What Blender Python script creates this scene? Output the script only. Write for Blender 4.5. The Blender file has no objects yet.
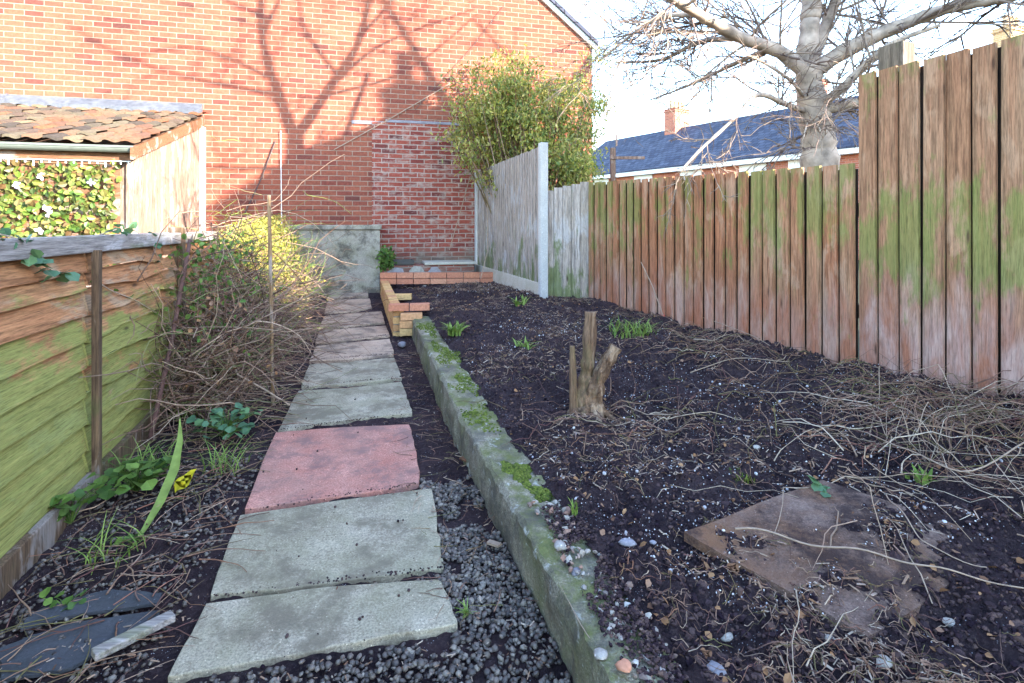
import bpy, math, random
import numpy as np
from mathutils import Vector, Matrix
R = math.radians
random.seed(7); RNG = np.random.default_rng(11)
sc = bpy.context.scene
COL = sc.collection

# ------------------------------------------------------------------ camera, sky, sun, exposure
CAMZ = 1.26; F = 560.0; HZ = 225.0
cd = bpy.data.cameras.new('camera'); cam = bpy.data.objects.new('camera', cd); COL.objects.link(cam)
cam.location = (0, 0, CAMZ); cam.rotation_euler = (R(90), 0, 0)
cd.sensor_width = 36; cd.lens = F/1024*36; cd.shift_y = -(341.5-HZ)/1024
cd.clip_start = 0.05; cd.clip_end = 500
sc.camera = cam
SUN_ELEV = R(18); SUN_AZ = math.atan2(0.88, -0.48)      # clockwise from +Y
w = bpy.data.worlds.new('World'); sc.world = w; w.use_nodes = True
nt = w.node_tree; bg = nt.nodes['Background']
sky = nt.nodes.new('ShaderNodeTexSky'); sky.sky_type = 'NISHITA'; sky.sun_disc = False
sky.sun_elevation = SUN_ELEV; sky.sun_rotation = SUN_AZ; sky.air_density = 1.0; sky.dust_density = 0.4; sky.ozone_density = 1.0; sky.altitude = 200
nt.links.new(sky.outputs[0], bg.inputs[0]); bg.inputs[1].default_value = 0.15
sl = bpy.data.lights.new('sun', 'SUN'); sl.energy = 2.9; sl.angle = R(0.5); sl.color = (1, 0.88, 0.74)
so = bpy.data.objects.new('sun', sl); COL.objects.link(so)
SD = Vector((-0.88, 0.48, -math.tan(SUN_ELEV)*math.hypot(.88, .48))).normalized()
so.rotation_euler = SD.to_track_quat('-Z', 'Y').to_euler(); so.location = (8, -5, 8)
sc.view_settings.view_transform = 'Standard'; sc.view_settings.look = 'None'
sc.view_settings.exposure = 3.45; sc.view_settings.gamma = 1
sc.render.engine = 'CYCLES'

# ------------------------------------------------------------------ helpers
def vnoise(x, y, s, seed=0):
    x = np.asarray(x, float)*s+seed*17.3; y = np.asarray(y, float)*s+seed*9.1
    xi = np.floor(x).astype(np.int64); yi = np.floor(y).astype(np.int64); fx = x-xi; fy = y-yi
    fx = fx*fx*(3-2*fx); fy = fy*fy*(3-2*fy)
    def h(a, b):
        n = (a*374761393+b*668265263+seed*362437) & 0x7fffffff
        n = ((n ^ (n >> 13))*1274126177) & 0x7fffffff
        return ((n ^ (n >> 16)) & 0xffff)/65535.0
    return (h(xi, yi)*(1-fx)+h(xi+1, yi)*fx)*(1-fy)+(h(xi, yi+1)*(1-fx)+h(xi+1, yi+1)*fx)*fy-0.5
def fbm(x, y, s, o=4, seed=0):
    r = 0; a = 1
    for k in range(o): r = r+a*vnoise(x, y, s*2**k, seed+k); a *= .55
    return r
def path_z(y): return max(0.0, 0.037*y)
def path_za(y): return np.maximum(0.0, 0.037*np.asarray(y))
def bed_za(x, y):
    x = np.asarray(x, float); y = np.asarray(y, float)
    z = 0.125+0.0635*np.clip(y, -1, 6)
    z = z+0.05*np.clip(x-.5, 0, 3)
    z = z+0.10*np.exp(-(((x-2.5)/.55)**2+((y-2.55)/.6)**2))
    z = z+0.03*np.exp(-(((x-1.9)/.5)**2+((y-3.2)/.5)**2))
    z = z-.075*np.clip(.3-x, 0, 1.6)*np.clip((y-3.5)/1.5, 0, 1)
    return z+0.04*fbm(x, y, 1.3, 3, 3)
def bz(x, y): return float(bed_za(x, y))
def g(px, py, up=0.0):                     # a point on the path plane, measured off the photograph
    y = (CAMZ-up)/((py-HZ)/F+.037); return ((px-512)/F*y, y)

class MB:
    def __init__(s): s.v = []; s.f = []; s.n = 0; s.uv = []
    def add(s, vs, fs, uvs=None):
        vs = np.asarray(vs, float).reshape(-1, 3); s.v.append(vs)
        for f in fs: s.f.append(tuple(i+s.n for i in f))
        s.n += len(vs)
    def box(s, c, d, M=None):
        x, y, z = d[0]/2, d[1]/2, d[2]/2
        vs = np.array([(-x,-y,-z),(x,-y,-z),(x,y,-z),(-x,y,-z),(-x,-y,z),(x,-y,z),(x,y,z),(-x,y,z)])
        if M is not None: vs = vs @ np.array(M.to_3x3()).T
        s.add(vs+np.array(c), [(0,3,2,1),(4,5,6,7),(0,1,5,4),(1,2,6,5),(2,3,7,6),(3,0,4,7)])
    def prism(s, pts, z0, z1):             # pts counterclockwise from above; z0,z1 numbers or lists
        n = len(pts); z0 = [z0]*n if np.isscalar(z0) else z0; z1 = [z1]*n if np.isscalar(z1) else z1
        vs = [(p[0], p[1], z0[i]) for i, p in enumerate(pts)]+[(p[0], p[1], z1[i]) for i, p in enumerate(pts)]
        fs = [tuple(range(n-1, -1, -1)), tuple(range(n, 2*n))]+[(i, (i+1) % n, n+(i+1) % n, n+i) for i in range(n)]
        s.add(vs, fs)
    def tube(s, pts, rad, k=5, cap=True):
        P = np.asarray(pts, float); n = len(P)
        rad = np.full(n, rad) if np.isscalar(rad) else np.asarray(rad, float)
        T = np.gradient(P, axis=0); T /= np.linalg.norm(T, axis=1)[:, None]+1e-9
        up = np.array([0, 0, 1.0]) if abs(T[0][2]) < .9 else np.array([1.0, 0, 0])
        A = np.cross(T, up); A /= np.linalg.norm(A, axis=1)[:, None]+1e-9; B = np.cross(T, A)
        an = np.arange(k)*2*math.pi/k
        V = P[:, None, :]+rad[:, None, None]*(np.cos(an)[None, :, None]*A[:, None, :]+np.sin(an)[None, :, None]*B[:, None, :])
        fs = []
        for i in range(n-1):
            for j in range(k):
                a = i*k+j; b = i*k+(j+1) % k; fs.append((a, a+k, b+k, b))
        if cap: fs.append(tuple(range(k))); fs.append(tuple((n-1)*k+j for j in range(k-1, -1, -1)))
        s.add(V.reshape(-1, 3), fs)
    def inst(s, T, Fc, pos, scale, rot):   # many copies of a template; rot (N,3,3), scale (N,3)
        T = np.asarray(T, float); N = len(pos)
        V = (T[None]*scale[:, None, :]) @ np.transpose(rot, (0, 2, 1))+pos[:, None, :]
        nv = len(T); off = s.n
        s.v.append(V.reshape(-1, 3)); s.n += N*nv
        for i in range(N):
            o = off+i*nv
            for f in Fc: s.f.append(tuple(q+o for q in f))
    def build(s, name, mat, parent=None, smooth=False, bevel=0, sub=0):
        me = bpy.data.meshes.new(name)
        V = np.concatenate(s.v) if s.v else np.zeros((0, 3))
        me.vertices.add(len(V)); me.vertices.foreach_set('co', V.ravel().astype(np.float32))
        ln = np.array([len(f) for f in s.f], np.int32); lp = np.concatenate([np.array(f) for f in s.f]) if len(set(ln)) > 1 else np.array(s.f).ravel()
        me.loops.add(int(ln.sum())); me.loops.foreach_set('vertex_index', lp.astype(np.int32))
        me.polygons.add(len(ln)); st = np.zeros(len(ln), np.int32); st[1:] = np.cumsum(ln)[:-1]
        me.polygons.foreach_set('loop_start', st)
        me.update(calc_edges=True); me.validate()
        # metre UVs by dominant face normal
        uv = me.uv_layers.new(name='UVMap')
        nr = np.zeros(len(me.polygons)*3, np.float32); me.polygons.foreach_get('normal', nr); nr = nr.reshape(-1, 3)
        tot = np.zeros(len(me.polygons), np.int32); me.polygons.foreach_get('loop_total', tot)
        li = np.zeros(len(me.loops), np.int32); me.loops.foreach_get('vertex_index', li)
        co = V[li]; dn = np.repeat(np.argmax(np.abs(nr), axis=1), tot)
        U = np.where((dn == 0)[:, None], co[:, [1, 2]], np.where((dn == 1)[:, None], co[:, [0, 2]], co[:, [0, 1]]))
        uv.data.foreach_set('uv', U.ravel().astype(np.float32))
        me.polygons.foreach_set('use_smooth', np.full(len(me.polygons), bool(smooth)))
        me.materials.append(mat)
        o = bpy.data.objects.new(name, me); COL.objects.link(o)
        if parent: o.parent = parent
        if bevel:
            b = o.modifiers.new('bevel', 'BEVEL'); b.width = bevel; b.segments = 2; b.limit_method = 'ANGLE'
        return o
def tag(o, label=None, cat=None, group=None, kind=None):
    if label: o['label'] = label
    if cat: o['category'] = cat
    if group: o['group'] = group
    if kind: o['kind'] = kind
    return o
def thing(name, label, cat, loc=(0, 0, 0), rz=0, group=None):
    o = bpy.data.objects.new(name, None); COL.objects.link(o); o.location = loc; o.rotation_euler = (0, 0, rz)
    o.empty_display_size = .2
    return tag(o, label, cat, group)
def randrot(n, tilt=math.pi):
    a = RNG.uniform(0, 2*math.pi, n); b = RNG.uniform(-tilt, tilt, n); c = RNG.uniform(-tilt, tilt, n)
    ca, sa, cb, sb, cc, s_c = np.cos(a), np.sin(a), np.cos(b), np.sin(b), np.cos(c), np.sin(c)
    Z = np.zeros((n, 3, 3)); Z[:, 0, 0] = ca; Z[:, 0, 1] = -sa; Z[:, 1, 0] = sa; Z[:, 1, 1] = ca; Z[:, 2, 2] = 1
    X = np.zeros((n, 3, 3)); X[:, 0, 0] = 1; X[:, 1, 1] = cb; X[:, 1, 2] = -sb; X[:, 2, 1] = sb; X[:, 2, 2] = cb
    Y = np.zeros((n, 3, 3)); Y[:, 1, 1] = 1; Y[:, 0, 0] = cc; Y[:, 0, 2] = s_c; Y[:, 2, 0] = -s_c; Y[:, 2, 2] = cc
    return Z @ X @ Y
def ico(sub=1):
    import bmesh
    bm = bmesh.new(); bmesh.ops.create_icosphere(bm, subdivisions=sub, radius=1)
    v = np.array([tuple(q.co) for q in bm.verts]); f = [tuple(q.index for q in p.verts) for p in bm.faces]; bm.free()
    return v, f
ICO1 = ico(1); ICO2 = ico(2)
LEAF = (np.array([(0, 0, 0), (.3, .33, .08), (.34, .7, .06), (0, 1, -.08), (-.34, .7, .06), (-.3, .33, .08), (0, .5, -.02)]),
        [(0, 1, 6), (1, 2, 6), (2, 3, 6), (3, 4, 6), (4, 5, 6), (5, 0, 6)])
CHIP = (np.array([(-.5, -.2, -.1), (.5, -.15, -.1), (.45, .2, -.1), (-.4, .25, -.1), (-.45, -.2, .1), (.5, -.2, .08), (.4, .2, .1), (-.45, .2, .12)]),
        [(0, 3, 2, 1), (4, 5, 6, 7), (0, 1, 5, 4), (1, 2, 6, 5), (2, 3, 7, 6), (3, 0, 4, 7)])

_v = ICO1[0]*(1+np.random.default_rng(5).uniform(-.35, .35, (len(ICO1[0]), 1)))*np.array([1, .85, .7]); CLODT = (_v, ICO1[1])
_o = [(0, 0), (.10, .10), (.20, .17), (.30, .30), (.33, .45), (.30, .62), (.22, .78), (.10, .90), (0, 1.02)]
_o = _o+[(-a*.92, b) for a, b in _o[-2:0:-1]]
_L = [(a, b, .35*a*a-.25*(b-.5)**2+.06*math.sin(9*b+4*a)) for a, b in _o]+[(0, t, -.25*(t-.5)**2-.03) for t in (.25, .5, .75)]
_k = len(_o); _F = []
for _i in range(_k):
    _j = (_i+1) % _k; _m = (_o[_i][1]+_o[_j][1])/2; _c = _k+(0 if _m < .36 else 1 if _m < .64 else 2); _F.append((_i, _j, _c))
_F += [(3, _k, _k+1), (5, _k+1, _k+2), (_k-3, _k+1, _k), (_k-5, _k+2, _k+1)]
LEAFHI = (np.array(_L), _F)
# ------------------------------------------------------------------ materials
class NM:
    def __init__(s, name, rough=.8, spec=.3):
        s.m = bpy.data.materials.new(name); s.m.use_nodes = True; s.t = s.m.node_tree
        s.p = s.t.nodes['Principled BSDF']; s.p.inputs['Roughness'].default_value = rough
        s.p.inputs['Specular IOR Level'].default_value = spec
        s.tc = s.t.nodes.new('ShaderNodeTexCoord'); s.geo = None
    def L(s, a, b): s.t.links.new(a, b)
    def map(s, scale=(1, 1, 1), src='Object', rot=(0, 0, 0), loc=(0, 0, 0)):
        n = s.t.nodes.new('ShaderNodeMapping'); s.L(s.tc.outputs[src], n.inputs[0]); n.inputs['Scale'].default_value = scale
        n.inputs['Rotation'].default_value = rot; n.inputs['Location'].default_value = loc; return n.outputs[0]
    def noise(s, vec, scale=5, detail=5, rough=.6, dist=0):
        n = s.t.nodes.new('ShaderNodeTexNoise'); s.L(vec, n.inputs['Vector']); n.inputs['Scale'].default_value = scale
        n.inputs['Detail'].default_value = detail; n.inputs['Roughness'].default_value = rough; n.inputs['Distortion'].default_value = dist
        return n.outputs['Fac']
    def vor(s, vec, scale=5, feat='F1', out='Distance'):
        n = s.t.nodes.new('ShaderNodeTexVoronoi'); n.feature = feat; s.L(vec, n.inputs['Vector']); n.inputs['Scale'].default_value = scale
        return n.outputs[out]
    def ramp(s, fac, stops, interp='LINEAR'):
        n = s.t.nodes.new('ShaderNodeValToRGB'); s.L(fac, n.inputs[0]); e = n.color_ramp.elements; n.color_ramp.interpolation = interp
        while len(e) < len(stops): e.new(.5)
        while len(e) > len(stops): e.remove(e[-1])
        for k, (p, c) in enumerate(stops):
            e[k].position = p; e[k].color = (c, c, c, 1) if np.isscalar(c) else (*c, 1)
        return n.outputs[0]
    def mix(s, fac, a, b, mode='MIX'):
        n = s.t.nodes.new('ShaderNodeMix'); n.data_type = 'RGBA'; n.blend_type = mode
        for v, i in ((fac, 0), (a, 6), (b, 7)):
            if hasattr(v, 'links'): s.L(v, n.inputs[i])
            elif i == 0: n.inputs[0].default_value = v
            else: n.inputs[i].default_value = (*v, 1) if not np.isscalar(v) else (v, v, v, 1)
        return n.outputs[2]
    def math(s, op, a, b=0.5, c=None, clamp=False):
        n = s.t.nodes.new('ShaderNodeMath'); n.operation = op; n.use_clamp = clamp
        for i, v in enumerate((a, b)+((c,) if c is not None else ())):
            if hasattr(v, 'links'): s.L(v, n.inputs[i])
            else: n.inputs[i].default_value = v
        return n.outputs[0]
    def sep(s, vec):
        n = s.t.nodes.new('ShaderNodeSeparateXYZ'); s.L(vec, n.inputs[0]); return n.outputs
    def isl(s):
        n = s.t.nodes.new('ShaderNodeNewGeometry'); return n.outputs['Random Per Island']
    def col(s, c):
        if hasattr(c, 'links'): s.L(c, s.p.inputs['Base Color'])
        else: s.p.inputs['Base Color'].default_value = (*c, 1)
    def bump(s, h, st=.5, d=.01):
        n = s.t.nodes.new('ShaderNodeBump'); s.L(h, n.inputs['Height']); n.inputs['Strength'].default_value = st
        n.inputs['Distance'].default_value = d; s.L(n.outputs[0], s.p.inputs['Normal'])

def m_brick(name, a, b, c, mortar, bw=.225, bh=.075, ms=.012, old=False, dark_foot=False):
    n = NM(name, .9, .15); uv = n.map((1, 1, 1), 'UV')
    wob = n.noise(uv, 3, 2); v2 = n.t.nodes.new('ShaderNodeVectorMath'); v2.operation = 'MULTIPLY_ADD'
    cx = n.t.nodes.new('ShaderNodeCombineXYZ'); n.L(wob, cx.inputs[0]); n.L(wob, cx.inputs[1])
    n.L(cx.outputs[0], v2.inputs[0]); v2.inputs[1].default_value = (.02, .02 if old else .006, 0); n.L(uv, v2.inputs[2])
    bt = n.t.nodes.new('ShaderNodeTexBrick'); n.L(v2.outputs[0], bt.inputs['Vector'])
    bt.inputs['Scale'].default_value = 1; bt.inputs['Brick Width'].default_value = bw; bt.inputs['Row Height'].default_value = bh
    bt.inputs['Mortar Size'].default_value = ms/2; bt.inputs['Mortar Smooth'].default_value = .25; bt.inputs['Bias'].default_value = 0
    bt.inputs['Color1'].default_value = (0, 0, 0, 1); bt.inputs['Color2'].default_value = (1, 1, 1, 1); bt.inputs['Mortar'].default_value = (0, 0, 0, 1)
    base = n.ramp(bt.outputs['Color'], [(0, c), (.04, b), (.35, a), (.85, tuple(q*1.15 for q in a)), (.965, b), (1, c)])
    fine = n.noise(uv, 26, 5, .7); base = n.mix(.55, base, n.ramp(fine, [(.3, .45), (.7, 1.3)]), 'MULTIPLY')
    big = n.noise(uv, .6, 4); base = n.mix(.6, base, n.ramp(big, [(.3, (.75, .7, .72)), (.7, (1.15, 1.1, 1.05))]), 'MULTIPLY')
    mm = n.mix(.5, mortar, n.ramp(n.noise(uv, 9, 4), [(.3, .5), (.7, 1.25)]), 'MULTIPLY')
    fac = bt.outputs['Fac']
    if old:
        er = n.noise(n.map((1, 2.2, 1), 'UV'), 5, 5, .7)
        smear = n.ramp(er, [(.50, 0), (.64, .75)]); base = n.mix(smear, base, mm)
    c2 = n.mix(fac, base, mm)
    if dark_foot:  # mottled darker grey tone towards the bottom
        z = n.sep(uv)[1]; d = n.math('ADD', z, n.math('MULTIPLY', n.noise(uv, 2.5, 4), .5))
        c2 = n.mix(n.ramp(d, [(.7, .75), (1.0, 0)]), c2, n.mix(n.noise(uv, 6, 4), (.05, .06, .04), (.2, .18, .15)))
    n.col(c2)
    hh = n.math('SUBTRACT', n.math('MULTIPLY', fine, .5), n.math('MULTIPLY', fac, 1.0)); n.bump(hh, .7, .012)
    return n.m
def m_wood(name, cols, green, axis='z', gz=None, gstr=.5, rough=.85, pale=(.3, .27, .25), low=None):
    n = NM(name, rough, .2)
    sv = {'z': (30, 30, 1.6), 'x': (1.6, 30, 30), 'y': (30, 1.6, 30)}[axis]
    ob = n.map(sv); gr = n.noise(ob, 1, 6, .65, .6); isl = n.isl(); o1 = n.map()
    base = n.mix(isl, cols[0], cols[1]); base = n.mix(n.ramp(gr, [(.3, 0), (.72, 1)]), base, cols[2])
    base = n.mix(.75, base, n.ramp(n.noise(n.map(tuple(q*2.4 for q in sv)), 1, 4, .7), [(.35, .4), (.6, 1.25)]), 'MULTIPLY')
    blot = n.noise(n.map({'z': (6, 6, 2.2), 'x': (2.2, 6, 6), 'y': (6, 2.2, 6)}[axis]), 1, 5, .65, .4)
    base = n.mix(n.ramp(blot, [(.53, 0), (.6, .55)]), base, pale)
    if low:                                # weather-bleached lower part of the boards
        zz = n.math('ADD', n.sep(n.map())[2], n.math('MULTIPLY', n.math('SUBTRACT', n.noise(n.map((3, 3, 1.2), loc=(1, 2, 3)), 1, 4, .6), .5), 1.1))
        lw_ = n.ramp(zz, [(low[0], .7), (low[1], 0)]); base = n.mix(lw_, base, n.mix(n.ramp(blot, [(.4, 0), (.6, 1)]), low[2], low[3]))
        base = n.mix(.5, base, n.ramp(gr, [(.3, .55), (.65, 1.25)]), 'MULTIPLY')
    if green:
        gn = n.noise(n.map({'z': (7, 7, 2.6), 'x': (2.6, 9, 9), 'y': (9, 2.6, 9)}[axis], loc=(3, 7, 1)), 1, 6, .7)
        gf = gn
        if gz is not None:
            z = n.sep(o1)[2]; band = n.ramp(n.math('MULTIPLY', n.math('SUBTRACT', z, gz[0]), 1/(gz[1]-gz[0])), gz[2])
            gf = n.math('ADD', gn, n.math('SUBTRACT', band, .5))
        gf = n.math('ADD', gf, n.math('MULTIPLY', n.math('SUBTRACT', isl, .5), .10))
        gm = n.ramp(gf, [(.5, 0), (.6, gstr)]); base = n.mix(gm, base, n.mix(gr, green, tuple(q*.45 for q in green)))
    # knots
    st_ = n.noise(n.map(tuple(q*7 for q in sv)), 1, 3, .8); base = n.mix(.7, base, n.ramp(st_, [(.32, .35), (.5, 1.0), (.7, 1.35)]), 'MULTIPLY')
    kn = n.vor(n.map({'z': (9, 9, 2.2), 'x': (2.2, 9, 9), 'y': (9, 2.2, 9)}[axis]), 1)
    base = n.mix(n.ramp(kn, [(.04, .75), (.1, 0)]), base, (.03, .015, .01))
    n.col(base); n.bump(gr, .8, .006); return n.m
def m_conc(name, a, b, speck=.5, green=0, gc=(.10, .14, .05), bump=.4, scale=1, stain=None, top=False):
    n = NM(name, .9, .2); o = n.map()
    c = n.mix(n.ramp(n.noise(o, 4*scale, 6, .7), [(.3, 0), (.7, 1)]), a, b)
    sp = n.noise(o, 90*scale, 3, .8); c = n.mix(speck, c, n.ramp(sp, [(.3, .35), (.7, 1.5)]), 'MULTIPLY')
    v = n.vor(o, 38*scale); c = n.mix(n.ramp(v, [(.06, .8), (.13, 0)]), c, tuple(min(1, q*2.1) for q in b))
    if green: c = n.mix(n.ramp(n.noise(o, 2.2*scale, 5, .65), [(.42, 0), (.62, green)]), c, gc)
    if top:
        ge = n.t.nodes.new('ShaderNodeNewGeometry'); nz = n.sep(ge.outputs['Normal'])[2]
        tf_ = n.math('MULTIPLY', n.ramp(nz, [(.6, 0), (.9, 1)]), n.ramp(n.noise(o, 7, 6, .75), [(.44, 0), (.56, .85)]))
        c = n.mix(tf_, c, n.mix(n.noise(o, 50, 3), (.06, .075, .02), (.19, .20, .07)))
        c = n.mix(n.ramp(n.noise(n.map((1, 1, 1), loc=(9, 1, 4)), 16, 5, .7), [(.6, 0), (.66, .8)]), c, (.45, .45, .40))
    if stain: c = n.mix(n.ramp(n.noise(n.map((1, 1, 1), loc=(5, 3, 2)), 3.1*scale, 6, .75), [(.48, 0), (.6, .8)]), c, stain)
    n.col(c); n.bump(n.math('ADD', sp, n.noise(o, 12*scale, 5)), bump, .008); return n.m
def m_vary(name, cols, rough=.8, spec=.3, trans=0, nscale=25, nst=.5, bump=.3):
    n = NM(name, rough, spec); k = len(cols)
    c = n.ramp(n.isl(), [(i/(k-1) if k > 1 else 0, q) for i, q in enumerate(cols)])
    nz = n.noise(n.map(), nscale, 4, .6); c = n.mix(nst, c, n.ramp(nz, [(.3, .5), (.7, 1.4)]), 'MULTIPLY')
    n.col(c)
    if bump: n.bump(nz, bump, .005)
    if trans:
        n.p.inputs['Subsurface Weight'].default_value = 0
        tr = n.t.nodes.new('ShaderNodeBsdfTranslucent'); n.L(c, tr.inputs[0]); mx = n.t.nodes.new('ShaderNodeMixShader'); mx.inputs[0].default_value = trans
        n.L(n.p.outputs[0], mx.inputs[1]); n.L(tr.outputs[0], mx.inputs[2]); n.L(mx.outputs[0], n.t.nodes['Material Output'].inputs[0])
    return n.m
def m_flat(name, c, rough=.6, spec=.3, metal=0, var=.3):
    n = NM(name, rough, spec); nz = n.noise(n.map(), 14, 4); n.col(n.mix(var, c, n.ramp(nz, [(.3, .6), (.7, 1.3)]), 'MULTIPLY'))
    n.p.inputs['Metallic'].default_value = metal; n.bump(nz, .15, .004); return n.m

M = {}
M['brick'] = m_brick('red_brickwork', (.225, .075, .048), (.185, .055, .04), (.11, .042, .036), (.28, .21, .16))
M['brick_old'] = m_brick('weathered_brickwork', (.24, .06, .042), (.18, .042, .034), (.09, .032, .032), (.34, .26, .22), bw=.215, bh=.072, ms=.016, old=True, dark_foot=True)
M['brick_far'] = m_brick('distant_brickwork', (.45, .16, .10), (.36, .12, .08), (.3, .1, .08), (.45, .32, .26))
M['brick_buff'] = m_brick('buff_brickwork', (.55, .36, .17), (.45, .27, .13), (.4, .2, .1), (.6, .5, .38))
def m_soil():
    n = NM('dark_soil', .95, .15); o = n.map()
    c = n.mix(n.ramp(n.noise(o, 3, 6, .75), [(.35, 0), (.65, 1)]), (.013, .008, .013), (.060, .038, .042))
    c = n.mix(n.ramp(n.noise(o, 60, 4, .8), [(.5, 0), (.66, .7)]), c, (.085, .058, .058))
    sp = n.vor(o, 110); c = n.mix(n.math('MULTIPLY', n.ramp(sp, [(.12, 1), (.2, 0)]), n.ramp(n.noise(o, 9, 3), [(.5, 0), (.6, .9)])), c, (.42, .42, .46))
    n.col(c); n.bump(n.math('ADD', n.noise(o, 30, 8, .8), n.math('MULTIPLY', n.noise(o, 8, 4), 1.5)), 1.0, .03); return n.m
M['soil'] = m_soil()
M['ground'] = m_conc('rough_ground', (.03, .028, .02), (.06, .07, .03), .7)
M['pebble'] = m_vary('grey_pebbles', [(.028, .023, .023), (.06, .05, .046), (.095, .078, .07), (.14, .115, .10), (.04, .033, .032), (.22, .19, .16), (.08, .06, .045)], .55, .4, nscale=60)
M['clod'] = m_vary('soil_clods', [(.012, .007, .012), (.026, .016, .021), (.048, .031, .034), (.085, .055, .052), (.022, .014, .02), (.12, .075, .06)], .95, .1, nscale=80, bump=.6)
M['grit'] = m_vary('pale_grit', [(.5, .5, .52), (.35, .34, .38), (.65, .63, .62), (.25, .22, .24)], .8, .2)
M['chip'] = m_vary('bark_and_leaf_litter', [(.10, .045, .03), (.19, .11, .07), (.34, .23, .16), (.06, .035, .03), (.45, .36, .28), (.16, .07, .06)], .85, .15)
M['twig'] = m_vary('dry_twigs', [(.07, .033, .033), (.16, .085, .062), (.28, .18, .12), (.10, .04, .04), (.42, .32, .23), (.23, .10, .07), (.14, .125, .05), (.10, .055, .045)], .85, .2, nscale=40)
M['twig_dark'] = m_vary('dead_bramble_stems', [(.06, .03, .028), (.15, .085, .06), (.26, .16, .11), (.09, .045, .04), (.38, .27, .19), (.045, .025, .022)], .85, .2, nscale=40)
M['stem_pale'] = m_vary('pale_dry_stems', [(.34, .26, .19), (.46, .37, .28), (.26, .18, .13), (.38, .27, .18)], .8, .2)
M['slab'] = m_conc('grey_paving', (.235, .20, .145), (.43, .375, .285), .9, .5, (.22, .205, .125), .6, 1.5, (.15, .125, .09))
M['slab_tan'] = m_conc('tan_paving', (.32, .22, .155), (.48, .36, .27), .7, .4, (.15, .13, .10), .5, 1.4, (.13, .10, .085))
M['slab_red'] = m_conc('pink_red_paving', (.38, .15, .115), (.52, .26, .205), .8, .5, (.27, .17, .14), .6, 1.5, (.20, .12, .11))
M['kerb'] = m_conc('mossy_concrete', (.17, .15, .105), (.37, .33, .25), .95, .6, (.125, .14, .045), 1.0, 1.6, (.10, .09, .075), True)
M['render'] = m_conc('stained_render', (.23, .20, .17), (.36, .33, .28), .6, .5, (.16, .16, .09), .7, 1.3, (.07, .06, .05))
M['concrete'] = m_conc('pale_concrete_post', (.36, .355, .36), (.48, .47, .46), .35, .2, (.3, .3, .26), .3)
M['conc_lo'] = m_conc('pale_gravel_board', (.40, .36, .30), (.50, .46, .40), .4, .35, (.25, .24, .16), .3)
M['fence_brown'] = m_wood('weathered_brown_boards', [(.32, .16, .085), (.38, .22, .13), (.22, .10, .055)], (.18, .235, .055), 'z', (.3, 2.2, [(0, .34), (.25, .38), (.42, .60), (.56, .54), (.70, .38), (.9, .40), (1, .56)]), .65, pale=(.40, .245, .155), low=(.72, 1.0, (.30, .115, .07), (.40, .28, .25)))
M['fence_red'] = m_wood('reddish_brown_boards', [(.36, .15, .075), (.40, .23, .13), (.24, .095, .05)], (.19, .24, .06), 'z', (.4, 1.7, [(0, .36), (.4, .44), (.7, .54), (1, .54)]), .65, pale=(.42, .27, .18), low=(.62, .9, (.32, .12, .07), (.40, .26, .21)))
M['fence_grey'] = m_wood('silvered_grey_boards', [(.36, .30, .26), (.42, .36, .33), (.25, .20, .17)], (.13, .17, .05), 'z', (.45, 2.1, [(0, .68), (.3, .45), (1, .3)]), .8, pale=(.42, .40, .41))
M['fence_left'] = m_wood('green_stained_lap_boards', [(.40, .18, .08), (.46, .25, .12), (.27, .11, .05)], (.27, .325, .085), 'x', (0, 1.2, [(0, .74), (.5, .66), (.78, .46), (1, .25)]), .8, pale=(.33, .27, .19))
M['cap'] = m_wood('weathered_grey_rail', [(.30, .27, .25), (.36, .33, .32), (.2, .17, .15)], (.2, .22, .1), 'x', None, .5, pale=(.45, .43, .43))
M['back'] = m_wood('board_gap_shade', [(.035, .02, .015), (.045, .028, .02), (.02, .012, .01)], None, 'z', pale=(.05, .03, .025))  # near-black colour standing in for the shade between fence boards
M['post'] = m_wood('old_fence_post', [(.16, .12, .09), (.2, .16, .12), (.1, .075, .055)], (.15, .17, .06), 'z', pale=(.24, .2, .17))
M['batten'] = m_wood('brown_batten', [(.13, .085, .05), (.18, .12, .07), (.09, .055, .035)], (.1, .12, .04), 'z')
M['cane'] = m_wood('bamboo', [(.26, .16, .08), (.33, .21, .11), (.15, .09, .05)], None, 'z')
M['bark'] = m_vary('grey_bark', [(.38, .30, .24)], .9, .15, nscale=9, nst=1, bump=1)
M['twig_tree'] = m_vary('tree_twigs', [(.11, .075, .065), (.19, .135, .11), (.32, .24, .18), (.14, .10, .085)], .85, .2, nscale=14)
M['stem_green'] = m_vary('olive_stems', [(.10, .12, .04), (.17, .18, .07), (.22, .17, .10)], .8, .2)
M['stump'] = m_wood('cut_stump_wood', [(.20, .115, .065), (.27, .165, .10), (.06, .032, .02)], (.15, .14, .06), 'z', None, .4, pale=(.40, .29, .2))
M['tile'] = m_vary('clay_roof_tiles', [(.11, .07, .05), (.14, .085, .055), (.07, .055, .045), (.19, .07, .035), (.10, .085, .06), (.045, .038, .034), (.15, .11, .07)], .9, .15, nscale=30)
M['lead'] = m_flat('lead_flashing', (.085, .095, .115), .7, .3, 0, .9)
M['slate'] = None
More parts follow.
